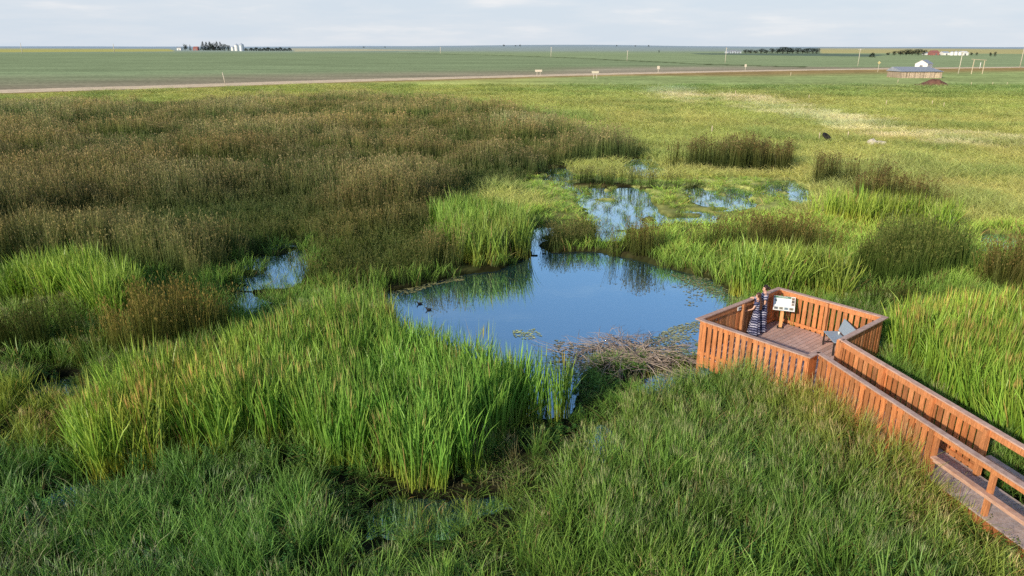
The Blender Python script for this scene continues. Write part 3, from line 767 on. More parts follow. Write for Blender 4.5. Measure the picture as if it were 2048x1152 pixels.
stuff('marsh_grass', 'dark green sedges and marsh grass across the foreground', 'grass', 'mix', pos[near], hh[near], s[near]/.30, t[near], (0, .08), mixpick(x[near], y[near], -.05))
stuff('marsh_grass', 'light green marsh grass around the upper puddles', 'grass', 'sedgefar', pos[~near], hh[~near], s[~near]/.30, t[~near])
# thin reeds standing in the puddles
inp = np.zeros(len(X), bool)
ax, ay = warp(X, Y, .6)
for q in PUDDLES[:-1]: inp |= inside(q, ax, ay)
m = inp & (rng.random(len(X)) < np.where(Y > 25, .26, np.where(Y < 18, .50, .12))) & (kindid < 100)
x, y, s = X[m], Y[m], S[m]
stuff('water_sedge', 'sparse thin sedges poking out of the shallow puddles', 'sedge', 'sedgefar', np.stack([x, y, np.full(len(x), -.05)], -1), .22+.26*rng.random(len(x)), s/.30*.7, tintmap(x, y, (1.3, 1.1, 1.2), .2, (.2, 0, 0), 3, 9))
print('TUFTS', NPTS)

# ------------------------------------------------------------------ viewing platform and boardwalk
def rv(lo=.66, hi=1.25, warm=.10):
    v = random.uniform(lo, hi); k = random.uniform(-warm, warm); return (v*(1+k), v, v*(1-k))
def slat_wall(mb, p, q, nrm, z0, z1, pitch=.185, bw=.138, th=.024, off=.0, jit=.04):
    p, q = Vector(p), Vector(q); d = q-p; d.z = 0; L = d.length; d.normalize(); n = int(L/pitch); st = (L-n*pitch)/2
    for i in range(n):
        c = p+d*(st+(i+.5)*pitch)+nrm*off
        Mx = Matrix(((d.x, nrm.x, 0, c.x), (d.y, nrm.y, 0, c.y), (0, 0, 1, 0), (0, 0, 0, 1)))
        mb.box(-bw/2, bw/2, -th/2, th/2, z0+random.uniform(-jit, jit), z1, rv(), Mx)
def cap_line(mb, p, q, z, w=.15, h=.036, ext=.0, c=None):
    p, q = Vector((p.x, p.y, z)), Vector((q.x, q.y, z)); d = (q-p).normalized()
    mb.bar(p-d*ext, q+d*ext, w, h, c or rv(.9, 1.1, .03))
def post_at(par, p, z0, z1, s=.095, ang=0):
    mb = MB(); mb.box(-s/2, s/2, -s/2, s/2, z0, z1, rv(.85, 1.05)); o = mb.build('post', M['cedar'], par, bevel=.005)
    o.location = (p.x, p.y, 0); o.rotation_euler = (0, 0, ang); return o
plat = empty('viewing_platform', (A.x*.5+C_.x*.5, A.y*.5+C_.y*.5, 0))
tag(plat, 'reddish brown cedar viewing platform with slatted railings standing over the pond', 'viewing platform')
org = plat.location.copy()
def pl(v): return Vector((v.x-org.x, v.y-org.y, 0))
a_, b_, c_, d_, e_, e2_ = [pl(v) for v in (A, B, C_, D, E, E2)]
mb = MB()                                    # floor boards run along u
nb = int(L_AE/.145)
for i in range(nb):
    p = a_+w*(.03+(i+.5)*(L_AE-.06)/nb); cuts = [0.0, random.uniform(.35, .65), 1.0]
    for k in range(2):
        s0, s1 = cuts[k]*(L_AB-.06)+.03, cuts[k+1]*(L_AB-.06)+.026
        mb.bar((p+u*s0)+Vector((0, 0, ZD-.019)), (p+u*s1)+Vector((0, 0, ZD-.019)), (L_AE-.06)/nb-.013, .038, rv(.85, 1.12, .04))
mb.build('deck', M['deck'], plat)
mb = MB()
for i in range(5):
    p = a_+u*(.2+i*(L_AB-.4)/4); mb.bar(p+w*.1+Vector((0, 0, ZD-.14)), p+w*(L_AE-.1)+Vector((0, 0, ZD-.14)), .045, .19, rv(.6, .8))
mb.build('joist', M['cedar'], plat)
ZC = ZR-.018
sides = [('AB', a_, b_, -w), ('BC', b_, c_, u), ('AE', a_, e_, -u), ('CD', c_, d_, w), ('EE', e_, e2_, w)]
for nm, p, q, nr in sides:
    mb = MB()
    dd = (q-p).normalized()
    if nm in ('AB', 'BC', 'AE', 'CD'):
        slat_wall(mb, p+dd*.05, q-dd*.05, nr, .30, ZR-.05, .188 if nm != 'AB' else .170, .130, .024, .0)
        mb.build('slat_panel', M['cedar'], plat)
        rb = MB()
        rb.bar(p+dd*.06-nr*.034+Vector((0, 0, ZR-.115)), q-dd*.06-nr*.034+Vector((0, 0, ZR-.115)), .038, .14, rv(1.0, 1.15, .03))
        rb.bar(p+dd*.06-nr*.034+Vector((0, 0, ZD+.10)), q-dd*.06-nr*.034+Vector((0, 0, ZD+.10)), .036, .09, rv(.9, 1.1, .03))
        rb.bar(p+dd*.05-nr*.036+Vector((0, 0, ZD-.14)), q-dd*.05-nr*.036+Vector((0, 0, ZD-.14)), .040, .19, rv(.7, .9, .03))
        rb.build('side_rail', M['cedar'], plat)
    else:
        mb.bar(p+dd*.02+Vector((0, 0, 1.02)), q+Vector((0, 0, 1.02)), .024, 1.4, rv()); mb.build('slat_panel', M['cedar'], plat)
    cb = MB(); e0 = .07 if nm in ('AB', 'CD') else -.078
    e1 = .07 if nm in ('AB',) else (-.078 if nm == 'BC' else .078)
    if nm == 'EE': e1 = .07
    if nm == 'CD': e1 = .05
    cap_line(cb, p, q, ZC, .155, .036, 0)
    # shorten or lengthen at the mitres so caps butt end to end
    cb = MB(); P0 = p-dd*e0; P1 = q+dd*e1; cap_line(cb, P0, P1, ZC, .155, .036, 0)
    cb.build('cap_rail', M['cap'], plat, bevel=.004)
for v, an in ((a_+(u+w)*.075, 0), (b_+(w-u)*.075, 0), (c_-(u+w)*.075, 0), (e_+(u-w)*.075, 0), (d_-w*.075, 0), (a_*.5+b_*.5+w*.08, 0), (a_*.5+e_*.5+u*.08, 0), (b_*.5+c_*.5-u*.08, 0)):
    post_at(plat, v, -.55, ZR-.04, .09, math.atan2(u.y, u.x))
tg = MB(); tp = a_+u*2.0+w*.032; Mx = Matrix(((u.x, w.x, 0, tp.x), (u.y, w.y, 0, tp.y), (0, 0, 1, 0), (0, 0, 0, 1)))
tg.box(-.09, .09, .03, .05, ZR-.20, ZR-.08, (1, 1, 1), Mx); tgo = tg.build('notice_tag', M['sign'], plat); tgo['label'] = 'small white tag on the inner face of the railing'
tg = MB(); tg.box(-.05, .08, .052, .056, ZR-.16, ZR-.12, (.1, .1, .12), Mx); tg.build('tag_mark', M['sign'], tgo)

walk = empty('boardwalk', (DL.x*.5+DR.x*.5, DL.y*.5+DR.y*.5, 0))
tag(walk, 'narrow cedar boardwalk with slatted then open railings leading right from the platform', 'boardwalk')
og2 = walk.location.copy()
def wl(v): return Vector((v.x-og2.x, v.y-og2.y, 0))
dl, dr = wl(DL), wl(DR)
mb = MB(); s = -1.0
while s < LW-.1:
    p = dl+bd*s
    mb.bar(p-bn*(-.012)+Vector((0, 0, ZD-.03)), p+bn*(BW-.012)+Vector((0, 0, ZD-.03)), .138, .036, rv(.85, 1.1, .03)) if s > .15 else mb.bar(p+bn*.05+Vector((0, 0, ZD-.06)), p+bn*(BW-.05)+Vector((0, 0, ZD-.06)), .138, .034, rv(.85, 1.1, .03))
    s += .148
mb.build('deck', M['walk'], walk)
mb = MB()
for k in (-.0, 1): 
    p = dl+bn*(.06+k*(BW-.12)); mb.bar(p+bd*.2+Vector((0, 0, ZD-.16)), p+bd*LW+Vector((0, 0, ZD-.16)), .045, .2, rv(.6, .8))
mb.build('joist', M['cedar'], walk)
def along(P_):  # distance along the walk where a rail point at photo px sits
    return (P_-DL).dot(bd)
sR = along(at(1967, 860, ZR)); sL = along(at(1880, 858, ZR))
for base, sgn, sEnd in ((dl, -1, sL), (dr, 1, sR)):
    st = SL0+.03 if sgn < 0 else .03
    mb = MB(); slat_wall(mb, base+bd*st, base+bd*sEnd, bn*sgn, .22, ZR-.05, .180, .130, .024, .0); mb.build('slat_panel', M['cedar'], walk)
    rb = MB(); off = -bn*sgn*.034
    rb.bar(base+bd*st+off+Vector((0, 0, ZR-.115)), base+bd*LW+off+Vector((0, 0, ZR-.115)), .038, .14, rv(.95, 1.1, .03))
    rb.bar(base+bd*st+off+Vector((0, 0, ZD+.09)), base+bd*(sEnd-.06)+off+Vector((0, 0, ZD+.09)), .036, .09, rv(.9, 1.1, .03))
    rb.build('side_rail', M['cedar'], walk)
    cb = MB(); cb.bar(base+bd*(SL0+.03 if sgn < 0 else .03)+Vector((0, 0, ZC)), base+bd*LW+Vector((0, 0, ZC)), .15, .036, rv(.95, 1.1, .03)); cb.build('cap_rail', M['cap'], walk, bevel=.004)
    mr = MB(); mr.bar(base+bd*(sEnd+.03)+off*.2+Vector((0, 0, ZD+.50)), base+bd*LW+off*.2+Vector((0, 0, ZD+.50)), .14, .036, rv(.95, 1.1)); mr.bar(base+bd*(sEnd+.03)+off+Vector((0, 0, ZD+.43)), base+bd*LW+off+Vector((0, 0, ZD+.43)), .036, .09, rv(.95, 1.1)); mr.build('middle_rail', M['cap'], walk)
    s = st+.1
    while s < LW:
        near_end = s > sEnd-.7
        post_at(walk, base+bd*s+off*(2.9), -.4, ZR-.04, .095, math.atan2(bd.y, bd.x)); s += 1.62 if s < sEnd-1.7 else (sEnd-.06-s if s < sEnd-.1 else 1.42)
walk.rotation_euler = (0, 0, 0)

# ------------------------------------------------------------------ sign, bench, cup
sp_ = at(1560, 655, ZD)
sg = empty('information_sign', (sp_.x, sp_.y, ZD), math.atan2(-.35, 1)*1.0)
tag(sg, 'tilted white information panel with green heading on a wooden post at the platform corner', 'sign')
mb = MB(); mb.box(-.05, .05, -.05, .05, .03, .74, (1.25, 1.6, 1.7)); mb.build('post', M['cedar'], sg)
mb = MB(); mb.box(-.10, .10, -.09, .09, .002, .03, (1, 1, 1)); mb.build('base_plate', M['steel'], sg)
ti = Matrix.Translation((.03, -.03, .86)) @ Matrix.Rotation(R(46), 4, 'X') @ Matrix.Diagonal((.92, .92, 1, 1))
mb = MB(); mb.box(-.36, .36, -.28, .28, -.02, .0, (1, 1, 1), ti); pn = mb.build('panel', M['sign'], sg)
mb = MB(); mb.box(-.33, .33, -.25, .22, -.035, -.021, (.3, .3, .3), ti); mb.build('panel_frame', M['steel'], sg)
mb = MB(); mb.box(-.35, .22, .20, .27, .001, .004, (.10, .24, .16), ti)
for i in range(9): mb.box(-.2+i*.035, -.175+i*.035, .222, .25, .0045, .006, (.7, .8, .72), ti)
mb.build('heading', M['sign'], pn)
def picture(x0, x1, y0, y1, cc):
    mb = MB(); mx, my = (x1-x0)*.22, (y1-y0)*.22
    mb.box(x0, x1, y0, y1, .001, .004, cc, ti); mb.box(x0+mx, x1-mx, y0+my, y1-my, .0045, .006, tuple(k*.5 for k in cc), ti); mb.build('picture', M['sign'], pn)
for i, cc in enumerate([(.30,.32,.34),(.45,.42,.36),(.36,.44,.52),(.40,.36,.30)]): picture(-.33+i*.17, -.19+i*.17, -.25, -.15, cc)
for i, cc in enumerate(((.42,.30,.24),(.25,.22,.20),(.55,.45,.40))): picture(.24, .34, .15-i*.11, .25-i*.11, cc)
picture(-.33, -.24, .07, .13, (.35, .45, .42))
mb = MB(); mb.box(-.20, .20, -.08, .16, .001, .003, (.92, .98, 1.0), ti); mb.build('text_block', M['sign'], pn)

bq = Vector((9.84, 19.62, ZD))
bench = empty('bench', bq, R(-4)); tag(bench, 'grey metal bench with sloping backrest against the platform railing', 'bench')
mb = MB(); mb.box(-.22, .22, -.45, .45, .42, .45); mb.build('seat', M['bench'], bench, bevel=.006)
mb = MB(); Mb = Matrix.Translation((.24, 0, .50)) @ Matrix.Rotation(R(18), 4, 'Y'); mb.box(-.015, .015, -.45, .45, -.02, .38, (1, 1, 1), Mb); mb.build('backrest', M['bench'], bench, bevel=.006)
for sx in (-.19, .19):
    for sy in (-.41, .41):
        mb = MB(); mb.box(sx-.02, sx+.02, sy-.02, sy+.02, .0, .419); mb.build('leg', M['steel'], bench)
for sy in (-.41, .41):
    mb = MB(); mb.box(-.17, .17, sy-.012, sy+.012, .10, .13); mb.build('stretcher', M['steel'], bench)
cq = at(1675, 660, ZD+.45)
mb = MB(); mb.lathe([(.028, 0), (.036, .09), (.038, .1), (.030, .1)], 14); cup = mb.build('cup', M['white'], smooth=True, loc=(9.98, 19.76, ZD+.451)); tag(cup, 'small white cup left on the grey bench seat', 'cup')

# ------------------------------------------------------------------ people
def skin_body(name, verts, edges, mat, parent, root=0, sub=2):
    me = bpy.data.meshes.new(name); me.from_pydata([v[:3] for v in verts], edges, [])
    o = bpy.data.objects.new(name, me); COL.objects.link(o)
    md = o.modifiers.new('skin', 'SKIN'); md.use_smooth_shade = True
    for i, v in enumerate(verts):
        r = v[3]; r = (r, r) if not hasattr(r, '__len__') else r
        me.skin_vertices[0].data[i].radius = r
        me.skin_vertices[0].data[i].use_root = (i == root)
    sb = o.modifiers.new('sub', 'SUBSURF'); sb.levels = sub; sb.render_levels = sub
    bpy.context.view_layer.update()
    dg = bpy.context.evaluated_depsgraph_get()
    m2 = bpy.data.meshes.new_from_object(o.evaluated_get(dg)); m2.name = name
    bpy.data.objects.remove(o); m2.materials.clear()
    for p in m2.polygons: p.use_smooth = True
    a = m2.color_attributes.get('Col') or m2.color_attributes.new('Col', 'FLOAT_COLOR', 'POINT')
    a.data.foreach_set('color', np.ones(len(m2.vertices)*4, np.float32))
    return link(name, m2, mat, parent)
def person(loc, face, H, arms, label, longhair, flare, sway=(0, 0)):
    k = H/1.7
    root = empty('person', loc, face); tag(root, label, 'person')
    V, Ed = [], []
    def add(x, y, z, r, par=None):
        V.append((x*k, y*k, z*k, (r[0]*k, r[1]*k) if hasattr(r, '__len__') else r*k)); i = len(V)-1
        if par is not None: Ed.append((par, i))
        return i
    pel = add(0, 0, .93, (.125, .105)); sp1 = add(0, 0, 1.10, (.115, .09), pel); ch = add(.01, 0, 1.28, (.135, .10), sp1); up = add(0, 0, 1.40, (.09, .075), ch)
    nk = add(.005, 0, 1.47, .046, up); jw = add(.025, 0, 1.545, (.062, .070), nk); hd = add(.02, 0, 1.615, (.078, .092), jw); cr = add(.01, 0, 1.675, (.060, .070), hd)
    ns = add(.112, 0, 1.575, .012, jw)
    for sd in (1, -1):
        ear = add(.0, sd*.085, 1.59, .012, hd)
        sh = add(0, sd*.155, 1.385, .052, up); el, ha = arms[0 if sd > 0 else 1]
        mid = [(.5*(0+el[0])), sd*.155*.5+.5*el[1], .5*(1.385+el[2])]
        um = add(mid[0], mid[1], mid[2], .045, sh); eb = add(el[0], el[1], el[2], .037, um)
        wr = add(ha[0], ha[1], ha[2], .024, eb)
        d = Vector(ha)-Vector(el); d.normalize(); sdv = d.cross(Vector((0, 0, 1))); sdv = sdv.normalized() if sdv.length > .1 else Vector((0, 1, 0)); up2 = sdv.cross(d)
        pm = Vector(ha)+d*.06; pa = add(*pm, (.034, .018), wr)
        for j, (o_, ln) in enumerate(((-.028, .062), (-.010, .072), (.009, .068), (.026, .054))):
            f1 = pm+d*.045+sdv*o_; f2 = f1+d*ln*.6-up2*.012; f3 = f2+d*ln*.5-up2*.03
            i1 = add(*f1, .0095, pa); i2 = add(*f2, .0085, i1); add(*f3, .007, i2)
        t1 = Vector(ha)+d*.035-sdv*.038; t2 = t1+d*.04-sdv*.018; i1 = add(*t1, .012, pa); add(*t2, .009, i1)
        hp = add(0, sd*.085, .86, .085, pel); kn = add(.015, sd*.09, .49, .055, hp); an = add(-.01, sd*.09, .09, .036, kn); add(.12, sd*.10, .035, .032, an)
    body = skin_body('body', V, Ed, M['skin'], root)
    # dress
    def wob(amp):
        return lambda t, i: 1+amp[i]*math.sin(9*t+i*.15)+amp[i]*.6*math.sin(4*t+1)
    prof = [(.27*flare, .055), (.262*flare, .10), (.235*flare, .30), (.21*flare, .52), (.185, .75), (.165, .90), (.140, 1.04), (.135, 1.12), (.155, 1.24), (.160, 1.32), (.145, 1.395), (.095, 1.435), (.072, 1.445)]
    amp = [.10, .10, .075, .05, .03, .015, .005, 0, 0, 0, 0, 0, 0]
    mb = MB(); mb.lathe([(r*k, z*k) for r, z in prof], 40, ell=(.78, 1.02), off=(.005*k, 0), wob=wob(amp))
    mb.v = [(x+sway[0]*max(0, .9*k-z)*.35, y+sway[1]*max(0, .9*k-z)*.35, z) for x, y, z in mb.v]
    for sd in (1, -1):
        el, ha = arms[0 if sd > 0 else 1]; s0 = Vector((0, sd*.135, 1.39)); s1 = Vector((0, sd*.155, 1.385)).lerp(Vector(el), .55)
        mb.tube([s0*k, s0.lerp(s1, .5)*k, s1*k], [.070*k, .066*k, .064*k], 12)
    mb.build('dress', M['dress'], root, smooth=True)
    # hair: shell round the skull, plus the fall down the back
    hb = MB()
    bmh = bmesh.new(); bmesh.ops.create_uvsphere(bmh, u_segments=20, v_segments=14, radius=1)
    vs = []
    for v in bmh.verts:
        x, y, z = v.co
        s = 1.0
        X_, Y_, Z_ = x*.108, y*.100, z*.112
        if x > .15 and z < .42: X_ *= .55; Y_ *= .93
        if not longhair: 
            if x < .3 and z < -.5: Z_ *= .8
        vs.append(((X_+.0)*k, Y_*k, (Z_+1.625)*k))
    fs = [[v.index for v in f.verts] for f in bmh.faces]; bmh.free(); hb.add(vs, fs)
    if longhair:
        n = 14
        rows = [(1.66, .098, -.02), (1.58, .108, -.035), (1.48, .118, -.075), (1.36, .125, -.115), (1.24, .122, -.130), (1.14, .105, -.130), (1.06, .07, -.125)]
        v2, f2 = [], []
        for (z, wd, bx) in rows:
            for q in range(n):
                a = math.pi*(q/(n-1))-math.pi/2
                v2.append(((bx-.055*math.cos(a)*1.0)*k, wd*math.sin(a)*k, (z+.008*math.sin(q*2.3))*k))
            for q in range(n):
                a = math.pi/2-math.pi*(q/(n-1))
                v2.append(((bx+.01)*k, wd*.94*math.sin(a)*k, (z)*k))
        m = 2*n
        for i in range(len(rows)-1):
            for q in range(m): f2.append((i*m+q, i*m+(q+1) % m, (i+1)*m+(q+1) % m, (i+1)*m+q))
        f2.append(tuple(range(m))); f2.append(tuple((len(rows)-1)*m+q for q in range(m))[::-1])
        hb.add(v2, f2)
    else:
        hb.lathe([(.02*k, 1.56*k), (.05*k, 1.575*k), (.055*k, 1.61*k), (.045*k, 1.645*k), (.015*k, 1.66*k)], 12, off=(-.115*k, 0))
    hb.build('hair', M['hair'] if longhair else M['darkhair'], root, smooth=True)
    for sd in (1, -1):
        b = MB(); b.lathe([(.003*k, -.010*k), (.011*k, 0), (.003*k, .010*k)], 8, (.05, .04, .04)); b.build('eye', M['sign'], root, smooth=True, loc=(.098*k, sd*.033*k, 1.60*k))
    b = MB(); b.box(.0, .008*k, -.022*k, .022*k, -.005*k, .005*k, (.45, .16, .15)); b.build('mouth', M['sign'], root, loc=(.088*k, 0, 1.53*k))
    for sd in (1, -1):
        b = MB(); b.lathe([(.02*k, 0.002), (.042*k, .004), (.045*k, .03*k), (.034*k, .062*k), (.015*k, .068*k)], 12, ell=(2.2, 1)); b.build('shoe', M['shoe'], root, smooth=True, loc=(.06*k, sd*.10*k, 0))
    return root
wp = at(1521, 663, ZD); gp = at(1508, 668.5, ZD)
person((wp.x, wp.y, ZD+.002), R(172), 1.57, (((.02, .22, 1.10), (.22, .06, 1.06)), ((.03, -.23, 1.10), (.24, -.04, 1.10))),
       'taller dark haired person in long navy striped dress with hands held at the waist', False, .86)
person((gp.x, gp.y, ZD+.002), R(150), 1.40, (((.10, .26, 1.12), (.34, .20, .98)), ((.30, -.22, 1.42), (.42, -.08, 1.24))),
       'shorter person with long brown hair in flared striped dress beside the railing', True, 1.12, (.02, .16))

# ------------------------------------------------------------------ ducks
def duck(loc, rz, label):
    root = empty('duck', loc, rz); root.scale = (.5, .5, .5); tag(root, label, 'duck', 'ducks swimming on the pond')
    skin_body('body', [(0, 0, .05, (.10, .085)), (.12, 0, .06, (.085, .08)), (.19, 0, .13, .045), (.205, 0, .20, .042), (.235, 0, .225, .045), (.285, 0, .218, .018), (.32, 0, .213, .014), (-.13, 0, .065, (.075, .06)), (-.23, 0, .105, (.035, .022)), (-.28, 0, .12, (.018, .010))],
              [(0, 1), (1, 2), (2, 3), (3, 4), (4, 5), (5, 6), (0, 7), (7, 8), (8, 9)], M['feather'], root)
    return root
d1 = at(840, 608); duck((d1.x, d1.y, .0), R(200), 'dark duck swimming farther from the cattails')
d2 = at(858, 620); duck((d2.x, d2.y, .0), R(190), 'dark duck swimming closer to the cattails')

# ------------------------------------------------------------------ brush piles of dead branches
def brush(name, loc, n, size, label, seed, zb=.1):
    r = random.Random(seed); mb = MB()
    for i in range(n):
        a = r.random()*6.283; L = size*(.5+.7*r.random()); st = Vector((r.gauss(0, size*.36), r.gauss(0, size*.20), zb*r.random()))
        el = r.uniform(-.05, .26); cur = r.uniform(-.5, .5); pts = [st]; p = st.copy(); aa = a
        for k in range(7):
            p = p+Vector((math.cos(aa)*math.cos(el), math.sin(aa)*math.cos(el), math.sin(el)))*L/7; aa += cur*.25+r.gauss(0, .08); el -= r.uniform(.02, .12); p.z = max(p.z, .02); pts.append(p.copy())
        r0 = r.uniform(.008, .017); v = r.uniform(.55, 1.35)
        mb.tube(pts, [r0*(1-.11*k) for k in range(8)], 5, (v, v*.96, v*.92))
        for b in range(2):
            j = r.randint(2, 5); q = pts[j]; a2 = aa+r.uniform(-1, 1)
            mb.tube([q, q+Vector((math.cos(a2), math.sin(a2), r.uniform(0, .3)))*L*.16, q+Vector((math.cos(a2), math.sin(a2), r.uniform(0, .15)))*L*.3], [r0*.6, r0*.45, r0*.25], 4, (v, v*.96, v*.92))
    o = mb.build(name, M['branch'], loc=loc, smooth=True); tag(o, label, 'brush pile'); return o
bp = at(1265, 722); brush('brush_pile', (bp.x, bp.y, .05), 260, 2.1, 'tangled pile of bare grey branches lying at the pond edge left of the platform', 4, .25)
bp = at(1700, 608); brush('brush_pile', (bp.x, bp.y, .1), 50, 1.0, 'small heap of bare grey twigs behind the platform', 9, .5)

# ------------------------------------------------------------------ floating weed on the pond (stuff)
def weed():
    V, Q, C2 = [], [], []
    def patch(poly, n, s0, s1, col, zz=.006):
        pl_ = P(poly); lo, hi = pl_.min(0), pl_.max(0); k = 0
        while k < n:
            xx, yy = rng.uniform(lo[0], hi[0]), rng.uniform(lo[1], hi[1])
            if not inside(pl_, np.array([xx]), np.array([yy]))[0]: continue
            if fbm(np.array([xx]), np.array([yy]), .7, 66)[0]+rng.random()*.25 < .56: continue
            k += 1; s = rng.uniform(s0, s1); a0 = rng.random()*6.28; b = len(V); z = zz+rng.random()*.008
            for j in range(6):
                r_ = s*(.6+.5*rng.random()); V.append((xx+math.cos(a0+j*1.047)*r_*1.3, yy+math.sin(a0+j*1.047)*r_, z)); C2.append(np.array(col)*(.6+.8*((k*7919) % 100)/100))
            Q.append((b, b+1, b+2, b+3)); Q.append((b, b+3, b+4, b+5))
    patch([(1280,690),(1340,655),(1400,640),(1440,640),(1400,690),(1395,705),(1340,700)], 900, .015, .05, (1.7, 1.6, 1.8))
    patch([(1340,570),(1400,560),(1460,590),(1480,610),(1440,630),(1370,610)], 260, .015, .05, (1.3, 1.2, 1.2))
    patch([(1330,545),(1420,556),(1470,585),(1440,590),(1370,565)], 300, .02, .06, (1.2, 1.1, .9))
    patch([(770,578),(860,556),(925,548),(930,560),(870,570),(800,595)], 500, .02, .06, (1.3, 1.1, .9))
    patch([(1025,660),(1070,658),(1085,672),(1060,680),(1030,676)], 110, .02, .05, (2.2, 2.2, 2.0))
    patch([(1110,680),(1180,690),(1240,700),(1200,760),(1120,780),(1100,740)], 500, .015, .05, (1.1, 1.0, 1.0))
    patch([(1090,690),(1400,690),(1400,760),(1130,800)], 300, .015, .04, (1.0, .95, .9))
    me = mesh_np('pond_weed', V, quads=Q, col=np.array(C2)); o = link('pond_weed', me, M['weed']); tag(o, 'pale specks of floating weed scattered near the pond edges', 'pond weed', kind='stuff')
weed()

# ------------------------------------------------------------------ far things
def tree_mesh(kind, seed):
    r = random.Random(seed); V, T, C2 = [], [], []
    tr = MB()
    if kind == 'spruce':
        tr.tube([(0, 0, 0), (0, 0, 3), (0, 0, 8.6)], [.16, .12, .03], 6); n = 620
    elif kind == 'bush':
        for a in range(5): tr.tube([(0, 0, 0), (math.cos(a*1.3)*.5, math.sin(a*1.3)*.5, .8), (math.cos(a*1.3)*1.0, math.sin(a*1.3)*1.0, 1.9)], [.06, .05, .02], 5)
        n = 420
    else:
        tr.tube([(0, 0, 0), (.1, 0, 2.2), (0, .1, 5.5)], [.28, .22, .08], 7)
        for a in range(6): 
            c_, s_ = math.cos(a*1.05+seed), math.sin(a*1.05+seed); z0 = 2+.4*a
            tr.tube([(.08, 0, z0), (c_*1.0, s_*1.0, z0+1.0), (c_*1.9, s_*1.9, z0+1.6)], [.12, .08, .03], 5)
        n = 900
    lobes = [(r.uniform(-1.5, 1.5), r.uniform(-1.5, 1.5), r.uniform(1.5, 7.2), r.uniform(1.1, 1.8)) for _ in range(13)]
    for i in range(n):
        if kind == 'spruce':
            z = 8.8*(1-r.random()**.6*.95); rad = (1-z/9.2)*1.9*(.55+.45*math.sqrt(r.random())); a = r.random()*6.283
            p = Vector((math.cos(a)*rad, math.sin(a)*rad, z)); s = .34
        elif kind == 'bush':
            a = r.random()*6.283; e = r.random()*1.5; rad = 1.8*(.6+.4*r.random()); p = Vector((math.cos(a)*math.cos(e)*rad, math.sin(a)*math.cos(e)*rad, .25+math.sin(e)*rad*1.25)); s = .26
        else:
            l = lobes[r.randrange(len(lobes))]; d = Vector((r.gauss(0, 1), r.gauss(0, 1), r.gauss(0, 1))).normalized()*l[3]*(.65+.4*r.random()); p = Vector(l[:3])+d; s = .36
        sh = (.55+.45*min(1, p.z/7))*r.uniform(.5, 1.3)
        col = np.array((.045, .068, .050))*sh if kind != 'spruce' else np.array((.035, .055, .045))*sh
        b = len(V)
        for j in range(3):
            V.append(tuple(p+Vector((r.uniform(-1, 1), r.uniform(-1, 1), r.uniform(-1, 1)))*s)); C2.append(col)
        T.append((b, b+1, b+2))
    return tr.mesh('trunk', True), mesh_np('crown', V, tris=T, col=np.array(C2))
TM = {(k, i): tree_mesh(k, 10+i*7+len(k)) for k in ('spruce', 'leafy', 'bush') for i in range(2)}
def tree(kind, px, py, hpx, label, group, wide=1.0):
    v = at(px, py); dist = v.y; h = hpx/1480*dist; nat = {'spruce': 8.8, 'leafy': 8.4, 'bush': 2.4}[kind]
    nm = {'spruce': 'spruce_tree', 'leafy': 'leafy_tree', 'bush': 'bush'}[kind]
    o = empty(nm, (v.x, v.y, float(ground_z(np.array([v.x]), np.array([v.y]))[0])-.1), random.random()*6.28); s = h/nat; o.scale = (s*wide, s*wide, s)
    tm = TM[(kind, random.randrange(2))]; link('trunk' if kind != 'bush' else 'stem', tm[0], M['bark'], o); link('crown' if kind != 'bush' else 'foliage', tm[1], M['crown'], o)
    tag(o, label, 'bush' if kind == 'bush' else 'tree', group); return o
GL = 'farm windbreak trees left of the grain bins'
tree('leafy', 371, 101, 13, 'dark leafy tree at the left end of the farmyard by the white shed', GL)
tree('spruce', 381, 101, 11, 'narrow pointed spruce standing alone left of the pink roofed shed', GL)
for px, hp, lb in ((407, 18, 'tall spruce at the left end of the dense farm windbreak'), (414, 17, 'second spruce from the left in the dense farm windbreak'), (421, 18, 'third spruce from the left in the dense farm windbreak'), (428, 16, 'middle spruce of the dense farm windbreak'), (435, 18, 'tall spruce just right of the windbreak middle'), (442, 17, 'spruce near the right end of the dense farm windbreak')):
    tree('spruce' if px != 428 else 'leafy', px, 101.6, hp, lb, GL, 1.7)
tree('leafy', 449, 101.8, 13, 'rounded leafy tree closing the windbreak', GL, 1.2); tree('leafy', 457, 102, 11, 'low rounded tree beside the grain bins', GL, 1.3)
hx = [492, 503, 513, 521, 529, 537, 545, 553, 561, 570, 579]
for i, px in enumerate(hx): tree('bush', px, 102.3, 5.0+(i*37 % 3)*.8, 'low dark shrub in the hedge row running right from the grain bins', 'shrubs in the far left hedge row', 1.3)
GM = 'trees of the long far farm belt'
mx_ = [1490, 1500, 1511, 1522, 1533, 1544, 1555, 1565, 1575, 1585, 1595, 1605, 1615, 1625, 1633]
for i, px in enumerate(mx_):
    lb = 'dark tree in the long far belt right of the white sheds'
    if i == 0: lb = 'first dark tree of the long far belt next to the white sheds'
    if i == 7: lb = 'tallest dark tree near the middle of the long far belt'
    if i == len(mx_)-1: lb = 'last dark tree at the right end of the long far belt'
    tree('leafy', px, 107.6, [8, 9, 8, 9.5, 9, 10, 11, 13, 12, 12, 11, 11, 10.5, 10.5, 10.5][i], lb, GM, 2.0)
GR = 'trees left of the far red barn'
for px, hp, lb in ((1775, 6, 'low tree at the left tip of the grove by the red barn'), (1788, 8, 'second tree from the left in the grove by the red barn'), (1800, 11, 'tall tree left of centre in the grove by the red barn'), (1812, 12, 'middle tree of the grove by the red barn'), (1824, 12.5, 'tall tree right of centre in the grove by the red barn'), (1836, 12, 'second tree from the right in the grove by the red barn'), (1847, 10, 'tree at the right end of the grove touching the red barn yard')):
    tree('leafy', px, 111, hp, lb, GR, 2.0)
